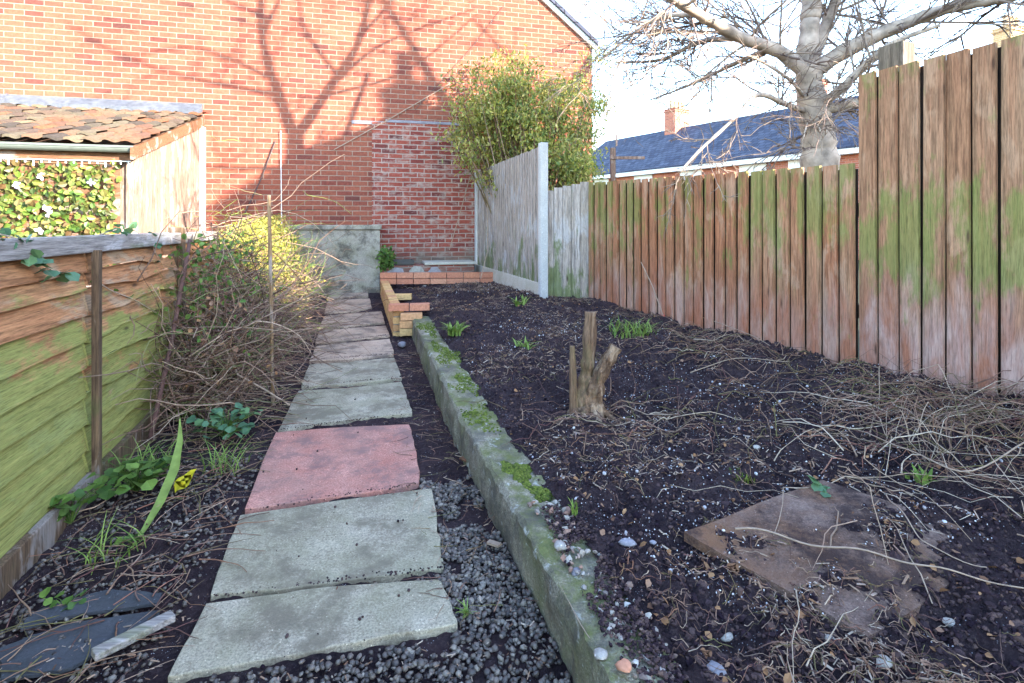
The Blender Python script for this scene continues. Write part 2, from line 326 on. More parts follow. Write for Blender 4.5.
def m_slate():
    n = NM('blue_slates', .85, .15); uv = n.map((1, 1, 1), 'UV'); bt = n.t.nodes.new('ShaderNodeTexBrick'); n.L(uv, bt.inputs['Vector'])
    bt.inputs['Scale'].default_value = 1; bt.inputs['Brick Width'].default_value = .3; bt.inputs['Row Height'].default_value = .22; bt.inputs['Mortar Size'].default_value = .012
    bt.inputs['Color1'].default_value = (.04, .045, .07, 1); bt.inputs['Color2'].default_value = (.075, .082, .115, 1); bt.inputs['Mortar'].default_value = (.02, .02, .03, 1)
    n.col(n.mix(.6, bt.outputs['Color'], n.ramp(n.noise(uv, 2, 5, .7), [(.3, .6), (.7, 1.4)]), 'MULTIPLY')); n.bump(bt.outputs['Fac'], -.5, .02); return n.m
M['slate'] = m_slate()
M['darkslate'] = m_conc('broken_dark_slate', (.035, .037, .045), (.065, .068, .082), .3, .2, (.06, .07, .05), .5)
M['white'] = m_flat('white_paint', (.75, .75, .73), .6, .3, 0, .15)
M['black'] = m_flat('black_plastic', (.025, .027, .032), .45, .4)
M['gutter'] = m_flat('grey_green_gutter', (.12, .14, .125), .5, .4)
M['clad'] = m_wood('pale_timber_cladding', [(.27, .17, .13), (.31, .21, .16), (.18, .105, .08)], None, 'z', pale=(.42, .35, .31))
M['fascia'] = m_wood('orange_brown_fascia', [(.18, .085, .04), (.21, .10, .055), (.12, .06, .035)], None, 'x')
M['leaf_green'] = m_vary('green_leaves', [(.045, .10, .02), (.09, .17, .03), (.16, .25, .05), (.06, .12, .035)], .6, .3, .3)
M['leaf_yel'] = m_vary('yellow_green_leaves', [(.22, .25, .04), (.42, .38, .07), (.16, .2, .03), (.55, .45, .12), (.34, .26, .08)], .6, .3, .35)
M['leaf_bush'] = m_vary('evergreen_leaves', [(.09, .15, .03), (.22, .25, .04), (.40, .38, .07), (.12, .19, .05), (.48, .38, .10), (.2, .25, .09), (.55, .48, .16)], .5, .4, .4)
M['leaf_ivy'] = m_vary('artificial_ivy_leaves', [(.06, .12, .02), (.12, .19, .03), (.22, .24, .05), (.035, .065, .015), (.18, .10, .045), (.10, .16, .03)], .5, .4, .25)
M['leaf_dead'] = m_vary('dead_leaves', [(.2, .1, .05), (.36, .2, .1), (.12, .06, .04), (.3, .18, .12)], .85, .1, .1)
M['rubble'] = m_vary('mortar_rubble', [(.22, .19, .16), (.35, .32, .28), (.25, .14, .1), (.16, .13, .12), (.4, .38, .35)], .9, .1, nscale=70)
M['flower'] = m_vary('lilac_flowers', [(.5, .4, .65), (.7, .62, .75)], .7, .2)
M['leaf_blue'] = m_vary('blue_green_leaves', [(.05, .12, .06), (.08, .17, .09), (.12, .22, .08)], .5, .4, .2)
M['moss'] = m_vary('moss', [(.055, .075, .018), (.09, .115, .022), (.14, .16, .035), (.04, .05, .018)], .95, .05)
M['grass'] = m_vary('grass_blades', [(.14, .24, .04), (.25, .33, .08), (.1, .18, .03)], .6, .3, .3)
M['leaf_lemon'] = m_vary('yellow_leaf', [(.6, .5, .03)], .5, .3, .2)
M['ybrick'] = m_vary('yellow_bricks', [(.50, .30, .13), (.56, .36, .16), (.44, .24, .11), (.52, .28, .16)], .9, .15, nscale=50)
M['rbrick'] = m_vary('orange_red_bricks', [(.45, .19, .11), (.40, .16, .10), (.5, .24, .15)], .9, .15, nscale=50)
M['mortar'] = m_flat('mortar', (.33, .29, .24), .95, .1)
M['stone'] = m_vary('crazy_paving_stones', [(.30, .30, .33), (.36, .27, .23), (.24, .25, .29), (.33, .3, .25)], .85, .2)
M['pstone'] = m_conc('pale_stone', (.24, .215, .19), (.36, .33, .30), .4)
M['gstone'] = m_conc('grey_stone', (.16, .15, .17), (.27, .26, .29), .4)
M['plate'] = m_conc('stained_old_board', (.085, .05, .04), (.25, .175, .145), .7, .8, (.19, .095, .05), .9, 1.6, (.028, .018, .02))
M['pot'] = m_flat('buff_chimney_pot', (.55, .40, .25), .85)
M['glass'] = m_flat('dark_window_glass', (.05, .06, .07), .1, .6)
M['wire'] = m_flat('pale_cable', (.5, .45, .42), .6)
M['wire_dark'] = m_flat('dark_cable', (.07, .05, .05), .6)
M['red'] = m_flat('red_plastic', (.6, .05, .04), .5)
M['pink'] = m_flat('pink_scrap', (.65, .12, .2), .5)

# ------------------------------------------------------------------ geometry constants of the place
TH = math.atan(.2587)                                           # house wall direction
def wall_y(x): return 8.4+(x+2.5)*.2587
WD = Vector((math.cos(TH), math.sin(TH)))                       # along the wall to the right
FN_A = Vector((.82, 5.93)); FN_D = Vector((1.21, -2.66)).normalized()   # right-hand boundary fence
LF_A = Vector((-1.72, 1.83)); LF_D = Vector((-.27, 1)).normalized()     # left fence
KW = [(-1.03, 5.62), (-.965, 5.4), (-.65, 4.2), (-.31, 2.99), (-.085, 2.28), (.166, 1.474), (.36, .85), (.55, .2), (.7, -.4)]  # foot of the concrete kerb
def kx(y):
    P = sorted((b, a) for a, b in KW); return float(np.interp(y, [p[0] for p in P], [p[1] for p in P]))
def kxa(y):
    P = sorted((b, a) for a, b in KW); return np.interp(y, [p[0] for p in P], [p[1] for p in P])

# ------------------------------------------------------------------ ground
mb = MB(); mb.add([(-250, -250, -.06), (250, -250, -.06), (250, 250, -.06), (-250, 250, -.06)], [(0, 1, 2, 3)])
tag(mb.build('ground', M['ground']), kind='structure')
def grid(name, x0, x1, ys, nx, zf, mat, xmin=None, xmax=None):
    ny = len(ys); Y = np.repeat(ys, nx)
    a = np.tile(np.linspace(0, 1, nx), ny)
    lo = xmin(ys) if xmin else np.full(ny, x0); hi = xmax(ys) if xmax else np.full(ny, x1)
    X = np.repeat(lo, nx)*(1-a)+np.repeat(hi, nx)*a
    Z = zf(X, Y); m = MB(); i = np.arange((ny-1)*nx).reshape(ny-1, nx)[:, :-1].ravel()
    m.v.append(np.stack([X, Y, Z], 1)); m.n = len(X); m.f = list(map(tuple, np.stack([i, i+1, i+nx+1, i+nx], 1)))
    return tag(m.build(name, mat, smooth=True), kind='structure')
ys1 = np.concatenate([np.linspace(-2, .9, 40), np.linspace(.92, 4, 330), np.linspace(4.02, 8.9, 160)])
grid('path_bed', 0, 0, ys1, 330, lambda X, Y: path_za(Y)-.012+.022*fbm(X, Y, 6, 4, 5)+.012*fbm(X, Y, 40, 2, 8), M['soil'],
     lambda y: np.interp(y, [-2, 1.83, 8.9], [-2.2, -2.3, -4.6]), lambda y: kxa(y)+.1)
def bedz(X, Y):
    z = bed_za(X, Y); kt = path_za(Y)+.172; d = np.clip((X-kxa(Y)-.15)/.16, 0, 1); d = d*d*(3-2*d)
    z = np.where(np.asarray(Y) < 5.46, kt-.006+(z-kt+.006)*d, z)
    return z+.05*fbm(X, Y, 5, 3, 21)+.035*fbm(X, Y, 18, 3, 9)+.02*np.abs(fbm(X, Y, 55, 2, 14))
ys2 = np.concatenate([np.linspace(-2, .9, 40), np.linspace(.92, 4, 420), np.linspace(4.02, 8.6, 200)])
grid('soil_bed', 0, 0, ys2, 460, bedz, M['soil'], lambda y: np.where(y < 5.46, kxa(np.minimum(y, 5.46))+.17, -1.07-.287*(y-5.42)),
     lambda y: np.where(y < 5.93, .82+(5.93-y)*.455+.02, .45-.3*(y-5.93)+.02))

# ------------------------------------------------------------------ the big brick house behind
hx = thing('brick_house', 'tall red brick gable end house closing off the far end of the garden', 'house', (-2.5, 8.4, .2), TH)
# local: x along the wall, y away from the camera
XR = 3.97; XL = -7.6; EH = 4.09; RH = EH+5.75*.8
def px_local(px, py):
    y = 8.4*(2677-345)/(2677-px); return ((px-512)/F*y+2.5)/math.cos(TH), CAMZ+(HZ-py)/F*y-.2
mb = MB(); xm = (XL+XR)/2
pts = [(XL, 0), (XR, 0), (XR, EH), (xm, RH), (XL, EH)]; D = 9.0
vs = [(x, 0, z) for x, z in pts]+[(x, D, z) for x, z in pts]
mb.add(vs, [(0, 1, 2, 3, 4), (9, 8, 7, 6, 5), (1, 6, 7, 2), (5, 0, 4, 9)])
mb.build('wall', M['brick'], hx)
sp = (RH-EH)/(XR-xm)
mb = MB()
for s in (1, -1):
    xe = XR+.08 if s > 0 else XL-.08; ze = EH-.08*sp
    a = [(xm, -.09, RH+.03), (xe, -.09, ze+.03), (xe, D+.1, ze+.03), (xm, D+.1, RH+.03)]
    b = [(x, y, z+.07) for x, y, z in a]; mb.add(a+b, [(0, 1, 2, 3) if s < 0 else (3, 2, 1, 0), (4, 5, 6, 7) if s > 0 else (7, 6, 5, 4), (0, 1, 5, 4), (1, 2, 6, 5), (2, 3, 7, 6), (3, 0, 4, 7)])
mb.build('roof', M['slate'], hx)
mb = MB()
for s in (1, -1):
    xe = XR+.07 if s > 0 else XL-.07; ze = EH-.07*sp
    mb.add([(xm, -.05, RH-.06), (xe, -.05, ze-.06), (xe, -.05, ze+.04), (xm, -.05, RH+.04), (xm, -.004, RH-.06), (xe, -.004, ze-.06), (xe, -.004, ze+.04), (xm, -.004, RH+.04)],
           [(0, 1, 2, 3), (7, 6, 5, 4), (0, 4, 5, 1), (1, 5, 6, 2), (3, 2, 6, 7)])
mb.build('verge', M['white'], hx)
mb = MB(); x0, z1 = px_local(372, 122); x1, _ = px_local(500, 122); mb.box(((x0+x1)/2, -.012, (z1)/2), (x1-x0, .024, z1))
wpo = mb.build('weathered_panel', M['brick_old'], hx); wpo['label'] = 'darker worn brick panel with smeared pale mortar'
mb = MB(); a, b = px_local(288, 160); c, d = px_local(366, 118); mb.box(((c+x0)/2-.002, -.008, (z1-.012)), (.5, .012, .05)); mb.box(((x0+x1)/2+.1, -.014, z1+.025), (x1-x0-.2, .02, .04))
mb.build('mortar_ledge', M['gstone'], hx)
# little wing at the right corner
mb = MB(); mb.add([(XR+.004, .5, 0), (XR+.26, .5, 0), (XR+.26, .5, 1.55), (XR+.004, .5, 1.95), (XR+.004, 4, 0), (XR+.26, 4, 0), (XR+.26, 4, 1.55), (XR+.004, 4, 1.95)],
       [(0, 1, 2, 3), (1, 5, 6, 2), (3, 2, 6, 7), (7, 6, 5, 4), (0, 3, 7, 4)])
mb.build('side_buttress', M['brick_buff'], hx)

def on_wall(px, py, off):
    y = 8.4*(2677-345)/(2677-px); x = (px-512)/F*y
    return (x+off*.2506, y-off*.968, CAMZ+(HZ-py)/F*y)
def wall_cable(pts, r, mat, label, name='cable', group=None):
    mb = MB(); mb.tube([on_wall(a, b, .03) for a, b in pts], r, 5); tag(mb.build(name, mat), label, 'cable', group)
wall_cable([(281, 131), (281.5, 180), (282, 228)], .006, M['white'], 'thin white cable running straight down the brick wall above the grey block')
wall_cable([(470, 176), (460, 212), (449, 250)], .006, M['stem_pale'], 'pale slanting stem leaning on the worn brick beside the concrete fence post')
wall_cable([(334, 150), (385, 122), (450, 84)], .007, M['stem_pale'], 'long pale bare vine stem rising across the bricks into the big bush', 'vine_stem')
wall_cable([(276, 141), (262, 178), (245, 214)], .009, M['wire_dark'], 'dark thin stick leaning against the sunlit bricks right of the shed', 'stick')
wall_cable([(505, 5), (470, 50), (415, 110)], .004, M['wire_dark'], 'thin dark wire slanting down the upper bricks left of the gable edge')

# rendered block and low ledge against the house wall
def along(px, off, z):                     # point on a line parallel to the wall, off metres in front
    return on_wall(px, 100, off)[:2]
hb = thing('rendered_block', 'stained grey rendered planter block against the brick wall at the end of the path', 'planter', (0, 0, 0))
mb = MB(); A = along(200, .75, 0); B = along(366, .75, 0)
xA, xB = -3.95, -2.02
def wl(x, off): return (x+off*.2506, wall_y(x)-off*.968)
def wbox(mb, xa, xb, o0, o1, z0, z1):
    p = [wl(xa, o1), wl(xb, o1), wl(xb, o0), wl(xa, o0)]; mb.prism(p, z0, z1)
wbox(mb, xA, xB, .03, .52, .2, 1.19); mb.build('block', M['render'], hb, bevel=.012)
mb = MB(); wbox(mb, xA-.02, xB+.02, .03, .545, 1.193, 1.262); mb.build('coping', M['render'], hb, bevel=.012)
le = thing('stone_ledge', 'low stone and brick ledge along the foot of the worn brick wall', 'ledge')
mb = MB(); wbox(mb, -1.995, -.68, .03, .45, .2, .665); mb.build('brick_face', M['brick_old'], le)
mb = MB(); wbox(mb, -1.4, -.66, .02, .48, .669, .71); mb.build('coping', M['conc_lo'], le, bevel=.008)
mb = MB()
for i, (xa, xb, za, zb) in enumerate([(-1.93, -1.66, .36, .58), (-1.64, -1.38, .38, .60), (-1.36, -1.16, .36, .585), (-1.93, -1.5, .23, .35), (-1.48, -1.2, .24, .37)]):
    c = wl((xa+xb)/2, .462); w_, h_ = (xb-xa)/2, (zb-za)/2; pts = []
    for k in range(7):
        an = k*2*math.pi/7+i; pts.append((math.cos(an)*w_*(1.05 if k % 2 else .9), math.sin(an)*h_*1.05))
    vs = [(c[0]+p[0]*WD.x, c[1]+p[0]*WD.y-.004, (za+zb)/2+p[1]+.065) for p in pts]; vs2 = [(v[0]+.0075, v[1]-.03, v[2]) for v in vs]
    mb.add(vs+vs2, [tuple(range(7, 14)), tuple(range(6, -1, -1))]+[(k, (k+1) % 7, 7+(k+1) % 7, 7+k) for k in range(7)])
mb.build('facing_stone', M['stone'], le)
tr = MB(); c = wl(-1.75, .25)
Mz = Matrix.Rotation(TH, 3, 'Z')
for q in [((0, 0, .0), (.42, .26, .012)), ((0, -.13, .03), (.42, .012, .06)), ((0, .13, .03), (.42, .012, .06)), ((-.21, 0, .03), (.012, .26, .06)), ((.21, 0, .03), (.012, .26, .06))]:
    o = Mz @ Vector(q[0]); tr.box((c[0]+o.x, c[1]+o.y, .68+o.z), q[1], Mz)
tag(tr.build('plastic_tray', M['black']), 'black plastic tray lying on the low ledge beside the grey block', 'tray')

# ------------------------------------------------------------------ shed with tiled roof
SC = Vector((-3.78, 5.62)); SW = Vector((-4.4, wall_y(-4.4)))        # front corner, corner at the house wall
sh = thing('lean_to_shed', 'lean-to shed with mossy clay tiled roof built against the house wall', 'shed', (SC.x, SC.y, .15), TH)
ml = Matrix.Rotation(-TH, 2)
bk = ml @ (SW-SC); bx_, by_ = bk.x, bk.y            # back corner in local coordinates
EZ = CAMZ+.83-.15; WZ = CAMZ+1.56-.15; SLW = -4.2
mb = MB(); mb.prism([(SLW, 0), (0, 0), (bx_, by_-.01), (SLW, by_-.01)], 0, [EZ-.04, EZ-.04, WZ-.04, WZ-.04])
mb.build('wall', M['clad'], sh)
# side boards
mb = MB(); L = math.hypot(bx_, by_); ux, uy = bx_/L, by_/L; nb = 20
for i in range(nb):
    t0 = L*i/nb+.004; t1 = L*(i+1)/nb-.002; z0 = EZ+(WZ-EZ)*t0/L-.06; z1 = EZ+(WZ-EZ)*t1/L-.06; o = .012+.006*(i % 2)
    mb.prism([(ux*t0+.002*uy, uy*t0-.002*ux), (ux*t0+o*uy, uy*t0-o*ux), (ux*t1+o*uy, uy*t1-o*ux), (ux*t1+.002*uy, uy*t1-.002*ux)][::1], .0, [z0, z0, z1, z1])
mb.build('cladding', M['clad'], sh)
mb = MB(); t0 = L-.13; mb.prism([(ux*t0+.02*uy, uy*t0-.02*ux), (ux*t0+.07*uy, uy*t0-.07*ux), (ux*(L-.01)+.07*uy, uy*(L-.01)-.07*ux), (ux*(L-.01)+.02*uy, uy*(L-.01)-.02*ux)], 0, WZ-.19)
mb.build('corner_board', M['white'], sh)
mb = MB(); mb.prism([(-.07, -.03), (.03, -.03), (.03, .05), (-.07, .05)], 0, EZ-.05); mb.build('corner_post', M['clad'], sh)
# barge board up the slope
mb = MB(); a0 = np.array([ux*-.22+uy*.03, uy*-.22-ux*.03]); a1 = np.array([ux*L*.985+uy*.03, uy*L*.985-ux*.03]); sl_ = (WZ-EZ)/L
z0, z1 = EZ-.22*sl_, WZ-.02
vs = [(*a0, z0-.13), (*a1, z1-.15), (*a1, z1-.012), (*a0, z0-.012)]; off = np.array([uy*.03, -ux*.03, 0]); vs2 = [tuple(np.array(v)+off) for v in vs]
mb.add(vs+vs2, [(0, 3, 2, 1), (4, 5, 6, 7), (0, 1, 5, 4), (1, 2, 6, 5), (2, 3, 7, 6), (3, 0, 4, 7)]); mb.build('barge_board', M['fascia'], sh)
# roof tiles: pantile-like courses, one island each
mb = MB(); rows = 9; xsl = math.atan2(WZ-EZ, by_)
for r in range(rows):
    t0 = -.12/by_+(1+.12/by_)*r/rows; t1 = t0+(1+.12/by_)/rows*1.25; t1 = min(t1, 1)
    y0, y1 = by_*t0, by_*t1; zz0, zz1 = EZ+(WZ-EZ)*t0, EZ+(WZ-EZ)*t1
    xe = bx_*(t0)+.09; k = 0; x = xe
    while x > SLW:
        wv = .168; x0_ = x-wv; jit = random.uniform(-.022, .022); tj = random.uniform(0, .014); tk = random.uniform(-.012, .012); n = 7; vs = []
        for q in range(n):
            u = q/(n-1); xx = x0_+u*wv; hz = .013*math.sin(u*math.pi*2+.4)+.012+tj+u*tk
            ya = y0+jit
            vs += [(xx, ya, zz0+hz+.032), (xx+bx_*(t1-t0), y1, zz1+hz+.004), (xx, ya, zz0+hz+.006)]
        fs = []
        for q in range(n-1):
            a = q*3; fs += [(a, a+3, a+4, a+1), (a+2, a+5, a+3, a)]
        mb.add(vs, fs); x -= wv-.004
mb.build('roof', M['tile'], sh)
mb = MB(); mb.prism([(SLW, by_-.16), (bx_+.03, by_-.16), (bx_+.03, by_-.012), (SLW, by_-.012)], WZ-.02, [WZ+.035, WZ+.035, WZ+.15, WZ+.15])
mb.prism([(-2.32, by_-.168), (-2.29, by_-.168), (-2.29, by_-.016), (-2.32, by_-.016)], WZ+.0, [WZ+.05, WZ+.05, WZ+.16, WZ+.16])
mb.build('flashing', M['lead'], sh)
mb = MB(); n = 9; prof = [(-.15+.05*math.cos(a), EZ-.075+.05*math.sin(a)) for a in np.linspace(-math.pi, 0, n)]
for a, b in zip(prof[:-1], prof[1:]): mb.add([(SLW, a[0], a[1]), (.05, a[0], a[1]), (.05, b[0], b[1]), (SLW, b[0], b[1])], [(0, 1, 2, 3)])
mb.add([(.05, p[0], p[1]) for p in prof], [tuple(range(n))]); mb.box((-2.07, -.2, EZ-.07), (4.24, .012, .02))
mb.build('gutter', M['gutter'], sh)
mb = MB(); mb.box((SLW/2, -.075, EZ-.13), (-SLW, .02, .13)); mb.build('fascia', M['fascia'], sh)

# ivy screen
iv = thing('ivy_screen', 'artificial ivy leaf screen with lilac flowers hung on the front of the shed', 'leaf screen', (SC.x, SC.y, .15), TH)
mb = MB(); mb.box((-1.62, -.035, 1.05), (3.0, .012, 1.6)); mb.build('backing', M['fascia'], iv)
N = 3400; pos = np.stack([RNG.uniform(-3.1, -.14, N), RNG.uniform(-.10, -.05, N), RNG.uniform(.6, EZ-.24, N)], 1)
rt = Matrix.Rotation(R(90), 3, 'X'); rr = np.array(rt)[None] @ randrot(N, .75); s = RNG.uniform(.055, .085, N)[:, None]*np.ones((1, 3))
mb = MB(); mb.inst(LEAF[0], LEAF[1], pos, s, rr); mb.build('foliage', M['leaf_ivy'], iv)
mb = MB(); N = 26; pos = np.stack([RNG.uniform(-3.1, -.3, N), np.full(N, -.12), RNG.uniform(.8, EZ-.3, N)], 1)
for p in pos:
    mb = MB(); mb.inst(LEAF[0], LEAF[1], np.tile(p, (7, 1)), np.full((7, 3), .04), np.array(rt)[None] @ randrot(7, .6)); mb.build('flower', M['flower'], iv)
mb = MB(); mb.tube([(SLW, -.11, EZ-.205), (-2, -.11, EZ-.21), (.0, -.11, EZ-.205)], .005, 4)
for i in range(62):
    x = -.02-i*.066; h = .03+.03*(i % 3 == 0); mb.tube([(x, -.112, EZ-.205), (x, -.112, EZ-.205-h)], [.004, .009], 4)
o = mb.build('fringe_lights', M['white']); o.location = (SC.x, SC.y, .15); o.rotation_euler = (0, 0, TH)
tag(o, 'string of tiny white drop lights hanging under the shed gutter', 'fairy lights')

# ------------------------------------------------------------------ left lap fence
lfa = math.atan2(LF_D.y, LF_D.x)
lf = thing('lap_fence', 'green stained overlapping board fence along the left of the garden', 'fence', (LF_A.x, LF_A.y, 0), lfa)
def lfz(t): return path_z(LF_A.y+LF_D.y*t)
TOPZ = CAMZ-.055
mb = MB(); NB = 9
tops = [1.175, 1.045, .965, .86, .745, .625, .505, .385, .265, .15]
for i in range(NB):
    for (ta, tb, seed) in ((-3.4, .63, 0), (.65, 1.60, 3), (1.62, 2.8, 5)):
        n = 28; vs = []; wav = .003 if ta < .5 else .016
        for k in range(n+1):
            t = ta+(tb-ta)*k/n
            zt = tops[i]+wav*.3*math.sin(t*3+i+seed); zb = tops[i+1]-.018+wav*math.sin(t*(5 if ta > .5 else 2)+i*1.7+seed)+.003*math.sin(t*17+i*3)
            bul = (.012*abs(math.sin((t-ta)/(tb-ta)*math.pi)) if ta > .5 else 0)
            zt += path_z(LF_A.y+LF_D.y*t)*.12; zb += path_z(LF_A.y+LF_D.y*t)*.3
            vs += [(t, -.006, zt), (t, -.030-bul*.5, zb), (t, -.006-bul*.5, zb), (t, .004, zt)]
        fs = []
        for k in range(n):
            a = k*4
            for q in range(4): fs.append((a+q, a+(q+1) % 4, a+4+(q+1) % 4, a+4+q))
        fs += [(0, 3, 2, 1), (n*4, n*4+1, n*4+2, n*4+3)]
        mb.add(vs, [f[::-1] for f in fs])
mb.build('lap_boards', M['fence_left'], lf)
mb = MB(); mb.box((-.95, -.03, TOPZ-.028), (5.2, .05, .075)); mb.box((2.25, -.03, TOPZ-.03), (1.15, .05, .07))
mb.build('cap_rail', M['cap'], lf, bevel=.006)
for t in (.64,): 
    mb = MB(); mb.box((t, -.062, .6), (.035, .03, 1.1)); mb.build('batten', M['batten'], lf, bevel=.003)
for t, h in ((1.90, 1.245), (2.8, 1.2), (-2.4, 1.2)):
    mb = MB(); mb.box((t, -.02, h/2-.03), (.075, .085, h+.06)); mb.build('post', M['batten'], lf, bevel=.004)
mb = MB(); mb.box((-.3, -.05, .075), (6.2, .03, .15), Matrix.Rotation(R(-2.0), 3, 'Y')); mb.build('gravel_board', M['batten'], lf, bevel=.004)

# ------------------------------------------------------------------ right fences
rfa = math.atan2(FN_D.y, FN_D.x)
def feather(mb, t0, t1, z0, z1, zt0=None, thin=.006, thick=.018, back=.0):
    # feather edged board standing on local x in [t0,t1]; garden side is local -y... thick edge overlaps at t1
    zt = z1 if zt0 is None else zt0
    pts = [(t0, back-thin), (t1, back-thick-.012), (t1, back-.012), (t0, back)]
    mb.prism(pts, [z0]*4, [zt, z1, z1, zt])
def board_run(n, pitch, t_start, topf, sy, gap=.008, seed=0, lean=.0):
    mb = MB(); rnd = random.Random(seed)
    for i in range(n):
        a = t_start+i*pitch; b = a+pitch-gap+rnd.uniform(-.003, .003); j = rnd.uniform(-.004, .004)
        zt = topf(a)+j; x, y = FN_A+FN_D*a; zb = bz(x, y)-.12; b -= .003
        th = .016; o = rnd.uniform(0, .006); lx = rnd.uniform(-.006, .006)
        # cross-section: wedge, thick edge near the camera end
        y0 = [-.006-o, -.026-o]
        vs = [(a, -y0[0]*sy, zb), (b, -y0[1]*sy, zb), (b, -(-.008)*sy, zb), (a, 0, zb), (a+lx, -y0[0]*sy, zt), (b+lx, -y0[1]*sy, zt), (b+lx, -(-.008)*sy, zt), (a+lx, 0, zt)]
        vs = [(v[0], v[1], v[2]) for v in vs]
        mb.add(vs, [(0, 1, 2, 3), (7, 6, 5, 4), (4, 5, 1, 0), (5, 6, 2, 1), (6, 7, 3, 2), (7, 4, 0, 3)] if sy < 0 else [(3, 2, 1, 0), (4, 5, 6, 7), (0, 1, 5, 4), (1, 2, 6, 5), (2, 3, 7, 6), (3, 0, 4, 7)])
    return mb
# garden side of the right-hand fences is local -y (x runs towards the camera, y away to the right... )
low_top = lambda t: CAMZ+.445-.0306*t
rf = thing('low_board_fence', 'low fence of reddish brown vertical boards along the right of the soil bed', 'fence', (FN_A.x, FN_A.y, 0), rfa)
side = -1
def gy(v): return v*side                    # v>0 towards the garden
board_run(26, .1123, 0, low_top, side, .009, 1).build('boards', M['fence_red'], rf)
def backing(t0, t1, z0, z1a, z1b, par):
    m = MB(); y0, y1 = sorted((gy(-.012), gy(-.022))); m.prism([(t0, y0), (t1, y0), (t1, y1), (t0, y1)], z0, [z1a, z1b, z1b, z1a]); m.build('gap_shade_sheet', M['back'], par)  # dark sheet added behind the boards so their gaps read as shade
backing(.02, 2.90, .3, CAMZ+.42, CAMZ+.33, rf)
mb = MB()
for z in (.75, 1.35): mb.box((1.46, gy(-.05), z), (2.9, .05, .08))
mb.build('back_rail', M['batten'], rf)
for t in (0.02, 1.5): mb = MB(); mb.box((t, gy(-.10), .85), (.09, .09, 1.6)); mb.build('post', M['batten'], rf)
tf = thing('tall_board_fence', 'taller brown and green board fence panel at the right edge nearest the camera', 'fence', (FN_A.x, FN_A.y, 0), rfa)
tb = board_run(30, .114, 2.925, lambda t: CAMZ+.868, side, .006, 2)
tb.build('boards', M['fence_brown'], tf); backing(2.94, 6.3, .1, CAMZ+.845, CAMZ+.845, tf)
mb = MB()
for z in (.8, 1.85): mb.box((4.6, gy(-.05), z), (3.3, .05, .08))
mb.build('back_rail', M['batten'], tf)
mb = MB(); mb.box((3.05, gy(-.13), 1.2), (.14, .11, 2.18)); mb.build('post', M['post'], tf, bevel=.004)
# short grey return section between the concrete post and the low fence
p0 = Vector((.355, 5.985)); p1 = Vector((.82, 5.97)); dd = (p1-p0); ra = math.atan2(dd.y, dd.x)
rs = thing('grey_corner_fence', 'short run of greyed green-stained boards between the concrete post and the low fence', 'fence', (p0.x, p0.y, 0), ra)
mb = MB(); n = 5; Ls = dd.length
for i in range(n):
    a = Ls*i/n; b = a+Ls/n-.006; zt = CAMZ+.37+.02*i+random.uniform(-.01, .01); mb.prism([(a, -.014-(i % 2)*.008), (b+.002, -.014-(i % 2)*.008), (b+.002, .006), (a, .006)], .35, zt); mb.box((b+.003, .013, (.35+zt)/2), (.04, .01, zt-.37))
mb.build('boards', M['fence_grey'], rs)
# concrete post fence
c0 = Vector((.33, 5.93)); c1 = Vector((-.55, 8.86)); cdv = c1-c0; ca = math.atan2(cdv.y, cdv.x); CL = cdv.length
cf = thing('concrete_post_fence', 'silvery close board fence panel between white concrete posts running to the house', 'fence', (c0.x, c0.y, 0), ca)
mb = MB(); n = 29; pw = (CL-.16)/n
for i in range(n):
    a = .06+i*pw; b = a+pw-.006; y0, y1 = .02, .034
    mb.prism([(a, .006), (b, .006), (b, y0), (a, y1)], .64, CAMZ+.835-.012*(i % 2)*random.random())
mb.build('boards', M['fence_grey'], cf)
mb = MB()
for z in (.85, 1.3, 1.85): mb.box((CL/2, -.02, z), (CL-.12, .045, .07))
mb.build('back_rail', M['fence_grey'], cf)
for t in (0, CL-.03): mb = MB(); mb.box((t, 0, 1.02), (.085, .085, 2.22)); mb.build('concrete_post', M['concrete'], cf, bevel=.008)
mb = MB(); mb.box((CL/2, .01, .55), (CL-.12, .05, .19)); mb.build('gravel_board', M['conc_lo'], cf, bevel=.006)

# ------------------------------------------------------------------ path slabs
SL = [
 ('pale grey slab, cracked front one nearest the camera', 'slab', [(165, 679), (300, 655), (380, 638), (458, 624), (450, 600), (441, 577), (330, 585), (206, 602)]),
 ('large plain grey green slab between the nearest slab and the pink one', 'slab', [(207, 597), (300, 588), (360, 578), (444, 568), (440, 530), (433, 486), (340, 499), (240, 515)]),
 ('pink red paving slab in the middle of the garden path', 'slab_red', [(242, 511), (330, 498), (421, 484), (417, 452), (410, 423), (340, 427), (275, 432)]),
 ('grey slab directly beyond the pink one', 'slab', [(277, 431), (340, 421), (413, 413), (408, 398), (402, 381), (350, 387), (298, 390)]),
 ('grey slab second beyond the pink one', 'slab', [(299, 387), (350, 384), (402, 378), (395, 357), (350, 361), (309, 364)]),
 ('thin grey brown slab third beyond the pink one', 'slab_tan', [(309, 361), (350, 359), (395, 354), (390, 338), (350, 342), (316, 346)]),
 ('tan slab level with the end of the yellow brick wall', 'slab_tan', [(314, 344), (350, 340), (390, 335), (386, 325), (350, 328), (319, 331)]),
 ('tan slab beside the yellow brick wall', 'slab_tan', [(318, 329), (350, 326), (385, 322), (382, 311), (350, 313), (324, 316)]),
 ('uneven pinkish slab second from the far end of the path', 'slab_tan', [(324, 313), (345, 312), (372, 308), (370, 298), (345, 299), (327, 302)]),
 ('uneven pinkish slab at the far end of the path', 'slab_tan', [(327, 300), (345, 297), (369, 296), (367, 287), (345, 287), (330, 288)])]
